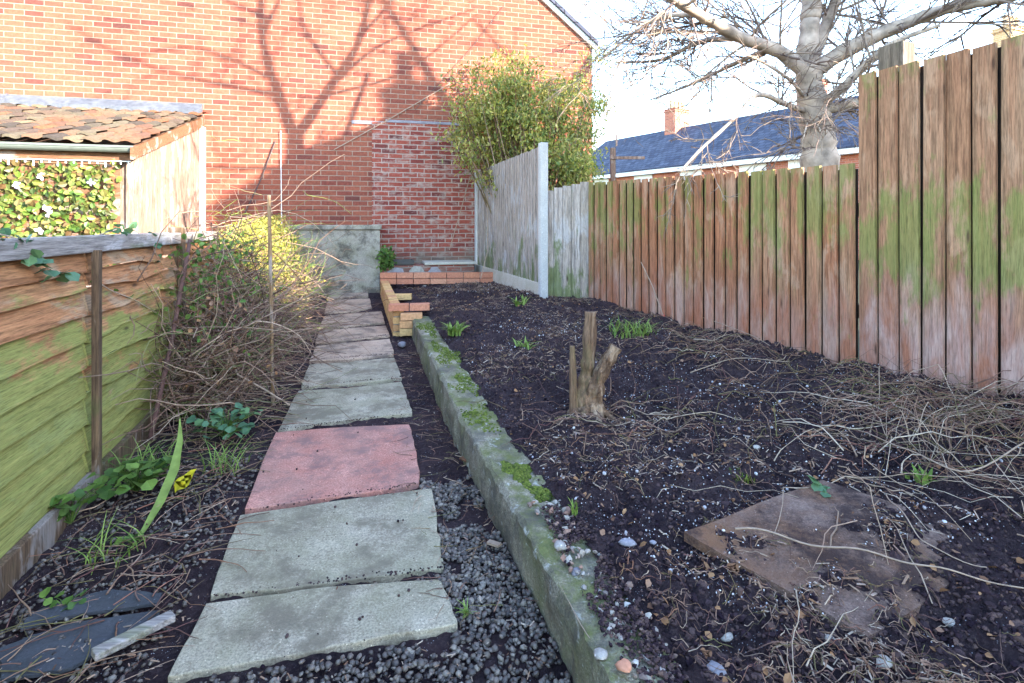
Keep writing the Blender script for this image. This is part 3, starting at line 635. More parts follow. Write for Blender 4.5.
for lab, mt, q in SL:
    lift = .010; P = [g(a, b, lift) for a, b in q]
    cx_ = sum(p[0] for p in P)/len(P); cy_ = sum(p[1] for p in P)/len(P); dpt = max(p[1] for p in P)-min(p[1] for p in P)
    P = [(cx_+(p[0]-cx_)*.997, cy_+(p[1]-cy_)*(1-.014/dpt)) for p in P]
    # roughen outline
    out = []
    for i in range(len(P)):
        a = np.array(P[i]); b = np.array(P[(i+1) % len(P)]); m_ = 5; nrm = np.array([b[1]-a[1], a[0]-b[0]])
        nrm = nrm/(np.linalg.norm(nrm)+1e-9)
        for k in range(m_):
            p = a+(b-a)*(k+(random.uniform(-.3, .3) if k else 0))/m_; out.append(tuple(p+nrm*(random.uniform(-.004, .003) if k else 0)+((np.array([cx_, cy_])-p)*random.choice((0, .012, .03)) if not k else 0)))
    tl = random.uniform(-.004, .004)
    mb = MB(); mb.prism(out, [path_z(p[1])-.03 for p in out], [path_z(p[1])+lift+tl*math.sin(p[0]*4) for p in out])
    tag(mb.build('paving_slab', M[mt], bevel=.004), lab, 'paving slab', 'paving slabs of the garden path')

# ------------------------------------------------------------------ concrete kerb with moss
mb = MB(); ys = np.linspace(-.4, 5.62, 260); nx = 12; V = []
for i, y in enumerate(ys):
    x = kx(y); ph = path_z(y)-.06; top = path_z(y)+.178+.012*math.sin(y*2.1)
    wdt = .20 if y > 2.2 else .20-.02*(2.2-y); n0 = fbm(x*3, y, 3, 4, 2)
    prof = [(0, ph), (.0, path_z(y)+.05), (.004, path_z(y)+.12), (.006, top-.012), (.018, top+.001), (.07, top), (.11, top+.002), (.15, top), (.185, top-.004), (wdt, top-.02), (wdt+.01, top-.08), (wdt+.012, ph)]
    for k, (dx, z) in enumerate(prof):
        nn = float(vnoise(y*9+k*3.1, k*.7, 1, 4))*.016+float(vnoise(y*38+k*5.1, k*2.7, 1, 6))*.011
        er = max(0, 1.75-y)*.06 if k >= 4 else 0
        V.append((x+dx+nn, y, z+nn*.9*(1 if 2 < k < 10 else 0)-er*(.5+float(vnoise(y*6, k, 1, 9)))))
F_ = []
for i in range(len(ys)-1):
    for k in range(nx-1):
        a = i*nx+k; F_.append((a, a+1, a+nx+1, a+nx))
F_ += [tuple(range(nx))[::-1], tuple((len(ys)-1)*nx+k for k in range(nx))]
mb.add(V, [f[::-1] for f in F_])
tag(mb.build('concrete_kerb', M['kerb'], smooth=False), 'long mossy concrete kerb holding the soil bed above the path', 'retaining kerb')
def kerb_top(y): return path_z(y)+.178+.012*math.sin(y*2.1)
def mossclump(x, y, rx, ry, h, n, label, zf=None, name='moss_patch'):
    r = np.sqrt(RNG.uniform(0, 1, n)); a = RNG.uniform(0, 2*math.pi, n)
    wob = 1+.35*np.sin(a*3+x*9)+.2*np.sin(a*7+y*5)
    X = x+rx*r*wob*np.cos(a)+(-.28)*ry*r*wob*np.sin(a); Y = y+ry*r*wob*np.sin(a)
    Z = np.array([(zf or kerb_top)(q) for q in Y])+h*(1-r**2)*RNG.uniform(.2, .9, n)
    s = RNG.uniform(.003, .008, n)[:, None]*np.array([[1, 1, .9]])
    m = MB(); m.inst(ICO1[0], ICO1[1], np.stack([X, Y, Z], 1), s, randrot(n)); return tag(m.build(name, M['moss']), label, 'moss', 'moss patches on the concrete kerb')
def kpos(y, f): return kx(y)+.2*f
mossclump(kpos(2.28, .55), 2.28, .05, .09, .018, 1500, 'thick bright green cushion of moss on the kerb edge, the nearest one')
mossclump(kpos(2.12, .75), 2.12, .05, .05, .008, 400, 'thin dark smear of moss just in front of the bright moss cushion')
mossclump(kpos(2.85, .5), 2.85, .07, .17, .005, 320, 'speckled moss patch in the middle of the kerb top')
mossclump(kpos(3.3, .55), 3.36, .075, .2, .005, 420, 'yellow green moss patch on the kerb beside the stump')
mossclump(kpos(4.0, .6), 4.0, .085, .3, .006, 600, 'long moss patch on the kerb beside the green weed tuft')
mossclump(kpos(4.9, .5), 4.9, .07, .26, .006, 380, 'small moss patch on the far end of the kerb')

# ------------------------------------------------------------------ yellow brick dwarf wall and red brick edging
yw = thing('yellow_brick_wall', 'low new yellow brick wall with red bricks capping its near end', 'dwarf wall')
def brick_row(mb, p, q, z, n, wdt=.1, h=.062, gap=.008, jit=.002):
    p = Vector(p); q = Vector(q); d = (q-p)/n; L_ = d.length; an = math.atan2(d.y, d.x)
    for i in range(n):
        c = p+d*(i+.5); mb.box((c.x+random.uniform(-jit, jit), c.y, z+h/2+(c.z if len(c) == 3 else 0)), (L_-gap, wdt, h), Matrix.Rotation(an+random.uniform(-.01, .01), 3, 'Z'))
ya, yb = (-1.10, 5.42), (-1.80, 7.86)
mb = MB()
for c in range(4): brick_row(mb, (ya[0], ya[1], .155+c*.073), (yb[0], yb[1], .215+c*.073), 0, 11+(c % 2), .1)
mb.build('yellow_bricks', M['ybrick'], yw, bevel=.003)
mb = MB(); dv = Vector((yb[0]-ya[0], yb[1]-ya[1])); an = math.atan2(dv.y, dv.x); cc = ((ya[0]+yb[0])/2, (ya[1]+yb[1])/2)
mb.box((*cc, .30), (dv.length-.03, .084, .27), Matrix.Rotation(an, 3, 'Z')); mb.build('mortar_core', M['mortar'], yw)
mb = MB(); brick_row(mb, (-1.19, 5.40), (-.80, 5.46), .435, 2, .11); mb.build('red_capping_bricks', M['rbrick'], yw, bevel=.003)
mb = MB(); brick_row(mb, (-1.08, 5.36), (-.86, 5.40), .205, 1, .1, .066); brick_row(mb, (-1.08, 5.36), (-.86, 5.40), .278, 1, .1, .066); brick_row(mb, (-1.07, 5.365), (-.86, 5.40), .351, 1, .1, .066); mb.build('end_bricks', M['ybrick'], yw, bevel=.003)
mb = MB(); mb.box((-1.28, 6.55, bz(-1.28, 6.55)+.05), (.21, .1, .065), Matrix.Rotation(.1, 3, 'Z')); tag(mb.build('loose_brick', M['ybrick'], bevel=.004), 'loose yellow brick lying on the soil inside the low yellow wall', 'brick')
mb = MB(); brick_row(mb, (-1.82, 7.74), (-.22, 7.84), .525, 7, .1, .075); brick_row(mb, (-1.82, 7.74), (-.22, 7.84), .445, 7, .1, .072)
tag(mb.build('red_brick_edging', M['rbrick'], bevel=.003), 'single line of orange red edging bricks across the far end of the soil bed', 'edging')

# ------------------------------------------------------------------ stump
st = thing('tree_stump', 'cut back shrub stump with three sawn stems standing in the soil bed', 'stump', (.39, 2.9, bz(.39, 2.9)-.02))
def knobbly(pts, rad, seed, k=20, n=44, amp=.12):
    rnd = np.random.default_rng(seed); P = np.asarray(pts, float); t = np.linspace(0, 1, len(P)); tt = np.linspace(0, 1, n)
    Q = np.stack([np.interp(tt, t, P[:, i]) for i in range(3)], 1); rr = np.interp(tt, t, rad)
    Q[1:-1] = (Q[:-2]+Q[1:-1]*2+Q[2:])/4
    m = MB(); m.tube(Q, rr, k); V = m.v[0]; 
    for i in range(n):
        for j in range(k):
            a = 2*math.pi*j/k; f = 1+amp*(math.sin(a*3+seed+i*.12)+.6*math.sin(a*5+i*.35+seed*2)+.8*math.sin(i*.7+seed))*.5
            f += .07*math.sin(j*2.9+math.sin(i*.5+seed)*2)+rnd.uniform(-.05, .05); V[i*k+j] = Q[i]+(V[i*k+j]-Q[i])*f
    return m
knobbly([(.0, .0, -.05), (-.01, 0, .1), (.0, .02, .2), (.01, .01, .3), (.015, .01, .53)], [.07, .046, .034, .032, .029], 1, amp=.3).build('main_stem', M['stump'], st, smooth=True)
knobbly([(.02, -.03, -.05), (.03, -.02, .08), (.05, -.03, .18), (.095, -.03, .28), (.14, -.03, .36)], [.07, .05, .036, .035, .03], 2, amp=.22).build('thick_stem', M['stump'], st, smooth=False)
knobbly([(-.06, -.02, -.05), (-.075, -.02, .1), (-.078, -.02, .25), (-.08, -.02, .36)], [.03, .02, .017, .013], 3).build('thin_stem', M['stump'], st, smooth=True)
mb = MB()
for i in range(9):
    a = i*.7+.2; L_ = random.uniform(.12, .22); mb.tube([(0, 0, .04), (math.cos(a)*L_*.5, math.sin(a)*L_*.5, .03), (math.cos(a)*L_, math.sin(a)*L_, -.03)], [.03, .02, .008], 6)
mb.build('roots', M['stump'], st, smooth=True)

# ------------------------------------------------------------------ scatter: pebbles, clods, litter
def slab_mask(X, Y):
    # True where a paving slab lies
    m = np.zeros(len(X), bool)
    for _, _, q in SL:
        P = [g(a, b, .028) for a, b in q]; ins = np.zeros(len(X), bool); j = len(P)-1
        for i in range(len(P)):
            xi, yi = P[i]; xj, yj = P[j]
            c = ((yi > Y) != (yj > Y)) & (X < (xj-xi)*(Y-yi)/(yj-yi+1e-12)+xi); ins ^= c; j = i
        m |= ins
    return m
def pebbles(n, xf0, xf1, y0, y1, s0, s1, name, label, yb=1.0, maxz=.012, tmpl=ICO1):
    Y = y0+(y1-y0)*RNG.uniform(0, 1, n)**yb; a = RNG.uniform(0, 1, n); X = xf0(Y)*(1-a)+xf1(Y)*a
    k = (~slab_mask(X, Y)) & (vnoise(X, Y, 6, 44)+.6*vnoise(X, Y, 18, 45) > -.42+np.clip((Y-1.9)*.25, 0, .5)); X = X[k]; Y = Y[k]; n = len(X)
    Z = path_za(Y)-.006+RNG.uniform(0, maxz, n)+.022*fbm(X, Y, 6, 4, 5)
    s = RNG.uniform(s0, s1, n)[:, None]*np.stack([RNG.uniform(.8, 1.3, n), RNG.uniform(.7, 1.1, n), RNG.uniform(.5, .85, n)], 1)
    PZ = np.stack([X, Y, Z], 1); RR = randrot(n, .7); h_ = n*2//3; m = MB(); m.inst(tmpl[0], tmpl[1], PZ[:h_], s[:h_], RR[:h_]); m.inst(CLODT[0], CLODT[1], PZ[h_:], s[h_:], RR[h_:])
    return tag(m.build(name, M['pebble'], smooth=True), label, 'gravel', None, 'stuff')
pebbles(8500, lambda y: np.interp(y, [0, 1.4, 1.75, 3.1], [-1.35, -1.1, -.35, -.55]), lambda y: kxa(y)-.005, 1.0, 2.6, .0035, .0125, 'gravel', 'grey rounded gravel between the paving slabs and the concrete kerb', 1.5, tmpl=ICO1)
pebbles(1900, lambda y: -1.62-.27*(y-1.83), lambda y: np.interp(y, [1.2, 1.6, 2.45, 3.2], [-.95, -1.0, -1.15, -1.32]), 1.25, 2.8, .005, .0105, 'gravel', 'grey gravel mixed with soil at the foot of the lap fence', 1.2)
def litter(n, X, Y, Z, s, tm, mat, name, label, tilt=.5, cat='litter', asp=None):
    m = MB(); sc_ = s[:, None]*(asp if asp is not None else np.ones((len(X), 3))); m.inst(tm[0], tm[1], np.stack([X, Y, Z], 1), sc_, randrot(len(X), tilt))
    return tag(m.build(name, mat, smooth=(tm is ICO1)), label, cat, None, 'stuff')
def bedpts(n, yp=1.7, y0=.6, y1=7.7):
    Y = y0+(y1-y0)*RNG.uniform(0, 1, n)**yp; a = RNG.uniform(0, 1, n)
    lo = kxa(np.minimum(Y, 5.6))+.21-.28*np.maximum(Y-5.6, 0); hi = np.where(Y < 5.93, .82+(5.93-Y)*.455-.03, .4-.3*(Y-5.93)-.05)
    hi = np.minimum(hi, .95*Y+.25)
    X = lo*(1-a)+hi*a; return X, Y, bedz(X, Y)
X, Y, Z = bedpts(34000); n = len(X)
litter(n, X, Y, Z+.002, RNG.uniform(.003, .012, n)*(1+(RNG.uniform(0, 1, n) > .97)*.8), CLODT, M['clod'], 'soil_clods', 'crumbly dark soil clods all over the raised bed', asp=RNG.uniform(.45, 1.2, (n, 3)), cat='soil')
X, Y, Z = bedpts(13000, 1.9); n = len(X)
cl = vnoise(X, Y, 1.6, 33)+vnoise(X, Y, 5, 12)*.7 > .12; X, Y, Z = X[cl], Y[cl], Z[cl]; n = len(X)
litter(n, X, Y, Z+.007, RNG.uniform(.0012, .0034, n)*(1+(RNG.uniform(0, 1, n) > .93)*1.5), ICO1, M['grit'], 'pale_grit', 'white and pale blue specks of grit scattered over the dark soil', asp=RNG.uniform(.5, 1.2, (n, 3)), cat='grit')
X, Y, Z = bedpts(24000, 1.3); k = vnoise(X, Y, 2.2, 61)+.7*vnoise(X, Y, 7, 62) > .05; X, Y, Z = X[k], Y[k], Z[k]; n = len(X)
litter(n, X, Y, Z+.008, RNG.uniform(.008, .035, n), CHIP, M['chip'], 'bark_litter', 'brown bark chips and leaf scraps scattered over the soil bed', asp=np.stack([RNG.uniform(.6, 1.5, n), RNG.uniform(.15, .5, n), RNG.uniform(.15, .4, n)], 1))
X, Y, Z = bedpts(1500, 1.6); n = len(X)
litter(n, X, Y, Z+.01, RNG.uniform(.01, .03, n), LEAF, M['leaf_dead'], 'dead_leaf_scraps', 'small curled dead leaves lying on the soil bed', tilt=.8, asp=RNG.uniform(.6, 1.2, (n, 3)))
n = 2600; Y = 1.2+5*RNG.uniform(0, 1, n)**1.3; a = RNG.uniform(0, 1, n)
lo = -1.62-.27*(Y-1.83); X = lo+(kxa(Y)-lo)*a; k = ~slab_mask(X, Y); X, Y = X[k], Y[k]; n = len(X)
litter(n, X, Y, path_za(Y)+.012, RNG.uniform(.006, .022, n), CHIP, M['chip'], 'leaf_litter', 'brown leaf scraps on the ground either side of the paving slabs', asp=np.stack([RNG.uniform(.6, 1.5, n), RNG.uniform(.2, .6, n), RNG.uniform(.15, .4, n)], 1))
n = 90; X = RNG.uniform(-1.5, 0, n); Y = 1.5+2.8*RNG.uniform(0, 1, n)**1.5; k = slab_mask(X, Y); X, Y = X[k], Y[k]; n = len(X)
litter(n, X, Y, path_za(Y)+.014, RNG.uniform(.002, .007, n), ICO1, M['clod'], 'soil_crumbs', 'dark crumbs of soil dropped on the paving slabs', asp=RNG.uniform(.6, 1.2, (n, 3)), cat='soil')

n = 3200; Y = RNG.uniform(.9, 2.12, n); a = RNG.uniform(0, 1, n)**.7; X = kxa(Y)+.045+.06*np.clip((Y-1.4), 0, 1)+a*.13
Z = path_za(Y)+.182-.02*np.clip(1.75-Y, 0, 1)+RNG.uniform(0, .014, n)*a
k = vnoise(X, Y, 9, 3)+(2.1-Y)*.35+a*.3 > .12; X, Y, Z = X[k], Y[k], Z[k]; n = len(X)
litter(n, X, Y, Z, RNG.uniform(.002, .009, n), CLODT, M['clod'], 'kerb_soil', 'dark crumbs of soil covering the crumbling near end of the kerb', asp=RNG.uniform(.5, 1.2, (n, 3)), cat='soil')
n = 260; Y = RNG.uniform(.9, 2.05, n); X = kxa(Y)+RNG.uniform(.06, .2, n)
litter(n, X, Y, path_za(Y)+.182-.02*np.clip(1.75-Y, 0, 1), RNG.uniform(.004, .016, n), CLODT, M['rubble'], 'kerb_rubble', 'pale and brown mortar crumbs on the crumbling near end of the kerb', asp=RNG.uniform(.5, 1.2, (n, 3)), cat='rubble')
def curl(p, d, L_, r, n=6, wig=.35, grav=.0, rnd=random):
    pts = [Vector(p)]; d = Vector(d).normalized()
    for i in range(n):
        d = (d+Vector((rnd.uniform(-wig, wig), rnd.uniform(-wig, wig), rnd.uniform(-wig, wig)-grav))).normalized()
        pts.append(pts[-1]+d*L_/n)
    return pts
def ground_twigs(n, pts, zf, L0, L1, r0, r1, mat, name, label, lift=.012, wig=.3, arch=0.0):
    m = MB()
    for i in range(n):
        x, y = pts(); a = random.uniform(0, 2*math.pi); L_ = random.uniform(L0, L1)
        q = curl((0, 0, 0), (math.cos(a), math.sin(a), 0), L_, .002, 7, wig)
        q = np.array([(v.x+x, v.y+y, 0) for v in q]); tt = np.linspace(0, 1, len(q))
        if random.random() < .45:
            kk = random.randint(2, 5); c_, s_ = math.cos(random.uniform(-1.3, 1.3)), math.sin(random.uniform(-1.2, 1.2)); dv_ = q[kk:, :2]-q[kk, :2]; q[kk:, 0] = q[kk, 0]+dv_[:, 0]*c_-dv_[:, 1]*s_; q[kk:, 1] = q[kk, 1]+dv_[:, 0]*s_+dv_[:, 1]*c_
        ar = arch*random.random()*L_; q[:, 2] = zf(q[:, 0], q[:, 1])+lift+ar*np.sin(tt*math.pi)+RNG.uniform(0, .01)
        r = random.uniform(r0, r1); m.tube(q, np.linspace(r, r*.35, len(q))*RNG.uniform(.8, 1.3, len(q)), 4, False)
    return tag(m.build(name, mat, smooth=True), label, 'twigs', None, 'stuff')
def bp():
    while True:
        x, y, _ = bedpts(1, 1.6)
        if vnoise(x, y, 2.0, 71)[0]+.7*vnoise(x, y, 6, 72)[0] > random.uniform(-.25, .3): return float(x[0]), float(y[0])
ground_twigs(4600, bp, bedz, .012, .10, .0006, .0018, M['twig'], 'twig_litter', 'short dry twigs scattered across the soil bed')
ground_twigs(40, bp, bedz, .15, .4, .0012, .0028, M['stem_pale'], 'dry_stems', 'longer pale dry stems lying across the soil bed', wig=.18, arch=.08)
def heap(cx, cy, sx, sy):
    def f():
        while True:
            x = random.gauss(cx, sx); y = random.gauss(cy, sy)
            if x < .82+(5.93-y)*.455-.06 and y > 1.2: return x, y
    return f
ground_twigs(520, heap(2.1, 2.5, .38, .24), bedz, .08, .5, .0010, .0028, M['twig'], 'brush_heap', 'heap of tangled dry cut stems at the foot of the tall fence', wig=.38, arch=.28, lift=.02)
ground_twigs(50, heap(1.75, 2.1, .4, .28), bedz, .2, .7, .0012, .003, M['stem_pale'], 'straw_stems', 'long straw coloured stems spilling forward from the brush heap', wig=.2, arch=.16, lift=.02)
ground_twigs(260, heap(1.4, 3.9, .28, .6), bedz, .06, .35, .0012, .003, M['twig'], 'twig_pile', 'loose dry stems piled along the foot of the low fence', wig=.25, arch=.1, lift=.012)
ground_twigs(90, heap(.62, 2.75, .25, .2), bedz, .1, .4, .0015, .003, M['twig'], 'stump_twigs', 'dry prunings lying round the cut stump', wig=.2, arch=.06)
def lp():
    y = 1.3+2.6*random.random(); lo = -1.6-.27*(y-1.83); hi = np.interp(y, [1.2, 1.6, 2.45, 3.2, 4], [-1.0, -1.03, -1.18, -1.36, -1.5]); return random.uniform(lo, hi), y
ground_twigs(420, lp, lambda a, b: path_za(b), .04, .3, .0012, .003, M['twig'], 'path_side_twigs', 'twigs and dry stems on the gravel beside the lap fence', wig=.25, arch=.08)
def rp():
    y = 1.7+3*random.random(); return random.uniform(float(np.interp(y, [1.7, 2.4, 3.2, 5], [-.2, -.42, -.62, -1.1])), kx(y)-.02), y
ground_twigs(200, rp, lambda a, b: path_za(b), .03, .14, .001, .002, M['twig'], 'gutter_twigs', 'small twigs in the gap between slabs and kerb')

# ------------------------------------------------------------------ bramble bank on the left
def bank_x(y): return -2.0-.30*(y-3.6)
def tangle(n, y0, y1, w, h, mat, name, parent, L0=.3, L1=1.1, r0=.0015, r1=.004, seed=1, grav=.05):
    rnd = random.Random(seed); m = MB()
    for i in range(n):
        y = rnd.uniform(y0, y1); f = min(1, .5+(y-y0)/.8, .5+(y1-y)/.6)
        x = bank_x(y)+rnd.gauss(0, w*.45); z = path_z(y)+abs(rnd.gauss(0, .42))*h*f
        up = rnd.uniform(-.2, 1.1) if z < .6 else rnd.uniform(-.7, .5); a = rnd.uniform(0, 2*math.pi)
        q = curl((x, y, z), (math.cos(a), math.sin(a), up), rnd.uniform(L0, L1), 0, 7, .42, grav, rnd)
        q = [Vector((v.x, v.y, max(path_z(v.y)+.005, v.z))) for v in q if v.x > LF_A.x-.27*(v.y-LF_A.y)+.02 or v.y > 4.7]
        if len(q) < 3: continue
        r = rnd.uniform(r0, r1); m.tube(q, np.linspace(r, r*.4, len(q)), 4, False)
    return m.build(name, mat, parent, smooth=True)
def leaves(n, cloud, s0, s1, mat, name, parent, tilt=1.3):
    P = cloud(n); s = RNG.uniform(s0, s1, len(P))[:, None]*np.ones((1, 3)); m = MB(); m.inst(LEAF[0], LEAF[1], P, s, randrot(len(P), tilt)); return m.build(name, mat, parent)
def bankcloud(y0, y1, w, z0, z1, shell=True):
    def f(n):
        y = RNG.uniform(y0, y1, n); x = -2.0-.30*(y-3.6)+RNG.normal(0, w*.45, n); z = path_za(y)+RNG.uniform(z0, z1, n)
        z = z*(1-.35*np.minimum(1, ((x+2.0+.3*(y-3.6))/w)**2)); return np.stack([x, y, z], 1)
    return f
bb = thing('dead_bramble', 'dense tangle of dead brown bramble stems between the lap fence and the path', 'bramble', (-2.0, 3.8, .13)); bb.location = (0, 0, 0)
tangle(1900, 3.15, 5.2, .36, .98, M['twig_dark'], 'stems', bb, r0=.0018, r1=.005, seed=4)
tangle(80, 3.2, 4.8, .4, .8, M['stem_pale'], 'pale_stems', bb, .4, 1.0, .002, .0045, seed=5)
tangle(420, 3.2, 5.2, .38, 1.0, M['stem_green'], 'green_stems', bb, .3, .9, .0015, .003, seed=15)
leaves(900, bankcloud(3.2, 5.0, .38, .05, .95), .02, .045, M['leaf_dead'], 'dead_leaves', bb)
leaves(900, bankcloud(3.3, 5.0, .4, .45, 1.05), .02, .05, M['leaf_green'], 'green_leaves', bb)
b2 = thing('sunlit_shrub', 'sunlit yellow green shrub beside the far end of the path', 'shrub')
tangle(700, 5.0, 7.9, .45, .75, M['twig_dark'], 'stems', b2, seed=8)
tangle(600, 5.2, 8.0, .5, 1.05, M['grass'], 'green_stems', b2, .3, .8, .002, .004, seed=9, grav=-.05)
leaves(18000, bankcloud(4.7, 8.0, .44, .1, 1.12), .012, .034, M['leaf_yel'], 'foliage', b2)
b3 = thing('grey_leaved_plant', 'small bushy green plant growing against the grey rendered block', 'plant')
def ball(cx, cy, cz, rx, ry, rz_):
    def f(n):
        v = RNG.normal(0, 1, (n, 3)); v /= np.linalg.norm(v, axis=1)[:, None]; r = RNG.uniform(.3, 1, n)**.5
        return np.array([cx, cy, cz])+v*r[:, None]*np.array([rx, ry, rz_])
    return f
p = wl(-3.2, .62); leaves(260, ball(p[0], p[1], .85, .13, .1, .3), .03, .06, M['leaf_green'], 'foliage', b3)
b4 = thing('fern', 'green fern growing at the corner of the grey block above the black tray', 'plant'); p = wl(-1.95, .5)
leaves(320, ball(p[0], p[1], .78, .15, .12, .17), .03, .07, M['leaf_green'], 'foliage', b4)
mb = MB()
for i in range(9): a = i*.7; mb.tube([(p[0], p[1], .68), (p[0]+.09*math.cos(a), p[1]+.07*math.sin(a), .78), (p[0]+.16*math.cos(a), p[1]+.12*math.sin(a), .8)], .003, 4)
mb.build('stems', M['leaf_green'], b4)

# canes
def stick(pts, r, mat, label, name='cane', cat='cane', group=None, k=7):
    m = MB(); n = 9; P = np.array(pts, float); t = np.linspace(0, 1, len(P)); tt = np.linspace(0, 1, n)
    Q = np.stack([np.interp(tt, t, P[:, i]) for i in range(3)], 1); rr = np.full(n, r)*np.array([1 if i % 3 else 1.12 for i in range(n)])
    m.tube(Q, rr, k); return tag(m.build(name, mat, smooth=True), label, cat, group)
def wp_(px, py, y): return ((px-512)/F*y, y, CAMZ+(HZ-py)/F*y)
stick([wp_(273, 412, 3.5), wp_(271, 300, 3.5), wp_(269, 195, 3.5)], .011, M['cane'], 'upright bamboo cane standing beside the path in front of the brambles')
stick([wp_(150, 440, 2.95), wp_(170, 350, 3.2), wp_(190, 240, 3.6)], .012, M['twig_dark'], 'dark thick bare stem rising beside the fence post', 'bare_sapling', 'sapling')
stick([wp_(97, 490, 2.6), wp_(160, 432, 3.1), wp_(185, 395, 3.6)], .014, M['batten'], 'thin timber stick lying along the foot of the lap fence', 'stick', 'stick')
mb = MB(); mb.tube([wp_(218, 330, 3.55), wp_(232, 362, 3.4), wp_(238, 375, 3.38), wp_(262, 388, 3.3), wp_(290, 405, 3.2)], [.006, .006, .006, .005, .004], 5)
tag(mb.build('curved_stem', M['stem_pale'], smooth=True), 'pale curved dead stem hanging out of the bramble towards the path', 'stem')

# ------------------------------------------------------------------ sprig of climber over the left fence
def sprig(name, label, path, n, s, mat, seed, cat='climber', r=.003):
    t = thing(name, label, cat); m = MB(); m.tube(path, r, 5, False); m.build('stem', M['twig'], t, smooth=True)
    P = np.array(path); tt = np.random.default_rng(seed).uniform(0, 1, n)*(len(P)-1); i = np.minimum(tt.astype(int), len(P)-2); f = (tt-i)[:, None]
    Q = P[i]*(1-f)+P[i+1]*f+np.random.default_rng(seed+1).normal(0, .012, (n, 3)); mm = MB()
    mm.inst(LEAF[0]*np.array([1.5, 1, 1]), LEAF[1], Q, np.random.default_rng(seed).uniform(s*.6, s*1.1, n)[:, None]*np.ones((1, 3)), randrot(n, 1.2)); mm.build('leaves', mat, t); return t
def lw(px, py, out=.08):                   # just in front of the left fence plane
    # intersect the view ray with the fence line
    k = (px-512)/F; y = (LF_A.x+.27*LF_A.y)/(k+.27); y -= out*1.0; return (k*y, y, CAMZ+(HZ-py)/F*y)
sprig('climber_sprig', 'climber sprig with rounded leaves hanging over the near end of the fence rail', [lw(-10, 232), lw(15, 238), lw(28, 250), lw(38, 262), lw(52, 270), lw(66, 274)], 26, .055, M['leaf_blue'], 3)
sprig('climber_sprig', 'climber sprig with rounded leaves trailing over the fence rail above the batten', [lw(78, 250), lw(95, 236), lw(118, 229), lw(130, 228), lw(148, 238), lw(160, 262)], 24, .05, M['leaf_blue'], 5)
sprig('climber_sprig', 'thin trailing climber hanging below the rail next to the batten', [lw(92, 278), lw(110, 290), lw(135, 300), lw(160, 315), lw(172, 340)], 14, .03, M['leaf_green'], 9)

# ------------------------------------------------------------------ small plants and bits
def tuft(name, label, x, y, z, n, L_, r, mat, spread=.8, cat='weed', wd=.004):
    m = MB()
    for i in range(n):
        a = random.uniform(0, 2*math.pi); l = L_*random.uniform(.6, 1.1); s = spread*random.uniform(.3, 1)
        q = [np.array([x+r*random.uniform(-1, 1), y+r*random.uniform(-1, 1), z])]
        for k in range(1, 5):
            f = k/4; q.append(q[0]+np.array([math.cos(a)*s*l*f*f, math.sin(a)*s*l*f*f, l*f*(1-.35*s*f)]))
        sd = np.array([-math.sin(a), math.cos(a), 0]); ws = [wd, wd*1.2, wd, wd*.7, .0005]
        vs = []; 
        for p_, w_ in zip(q, ws): vs += [p_-sd*w_, p_+sd*w_]
        m.add(vs, [(2*k, 2*k+1, 2*k+3, 2*k+2) for k in range(4)])
    return tag(m.build(name, mat), label, cat)
def bp_(px, py):                           # photo point on the bed
    y = 3.0
    for _ in range(40):
        x = (px-512)/F*y; y = .6*y+.4*(CAMZ-bz(x, y))/((py-HZ)/F)
    return (px-512)/F*y, y
x, y = bp_(455, 335); tuft('weed_tuft', 'bright green leafy weed growing beside the far end of the kerb', x, y, bz(x, y), 60, .13, .05, M['grass'], 1.3, wd=.008)
x, y = bp_(521, 306); tuft('weed_tuft', 'small green weed in the soil near the foot of the white concrete post', x, y, bz(x, y), 26, .12, .05, M['grass'], 1.2, wd=.008)
x, y = bp_(526, 348); tuft('weed_tuft', 'sparse weed between the kerb and the stump', x, y, bz(x, y), 16, .09, .07, M['grass'], 1.5, wd=.006)
x, y = bp_(632, 335); tuft('grass_tuft', 'pale grassy tuft near the foot of the low fence', x, y, bz(x, y), 90, .16, .16, M['grass'], 1.4, wd=.004)
x, y = bp_(575, 515); tuft('weed_sprout', 'tiny sprout in the soil close to the moss cushion', x, y, bz(x, y), 10, .07, .008, M['grass'], .7, wd=.003)
x, y = bp_(742, 480); tuft('moss_tuft', 'small dark green moss tuft above the old board in the soil', x, y, bz(x, y), 120, .035, .035, M['moss'], .8, wd=.003)
x, y = bp_(920, 482); tuft('weed_tuft', 'small green weed among the dry stems of the brush heap', x, y, bz(x, y), 14, .07, .03, M['grass'], 1.2, wd=.007)
x, y = g(466, 616, .0); tuft('grass_tuft', 'small pale grass tuft in the gravel at the corner of the nearest slab', x, y, path_z(y), 24, .045, .008, M['grass'], 1.2, wd=.0018)
def leafplant(label, x, y, z, n, s, sp, mat='leaf_blue', h=.08):
    t = thing('leafy_weed', label, 'weed', (x, y, z)); m = MB(); mm = MB()
    for i in range(n):
        a = random.uniform(0, 2*math.pi); d = sp*random.uniform(.2, 1); hh = h*random.uniform(.4, 1.1)
        e = (math.cos(a)*d, math.sin(a)*d, hh); m.tube([(0, 0, 0), (e[0]*.4, e[1]*.4, hh*.7), e], .0015, 4, False)
        mm.inst(LEAF[0]*np.array([1.5, 1, 1]), LEAF[1], np.array([e]), np.full((1, 3), s*random.uniform(.6, 1.2)), randrot(1, .6))
    m.build('stems', M['leaf_green'], t); mm.build('leaves', M[mat], t)
jx, jy = [], []
for a, b in zip(SL[:-1], SL[1:]):
    q0 = b[2][0]; q1 = max(b[2], key=lambda p: p[0]*.5+p[1]); e0, e1 = np.array(g(*q0)), np.array(g(*q1))
    for k in range(110):
        f = random.random(); p_ = e0+(e1-e0)*f; jx.append(p_[0]); jy.append(p_[1]-.006+random.gauss(0, .007)+(random.random() < .12)*random.gauss(0, .03))
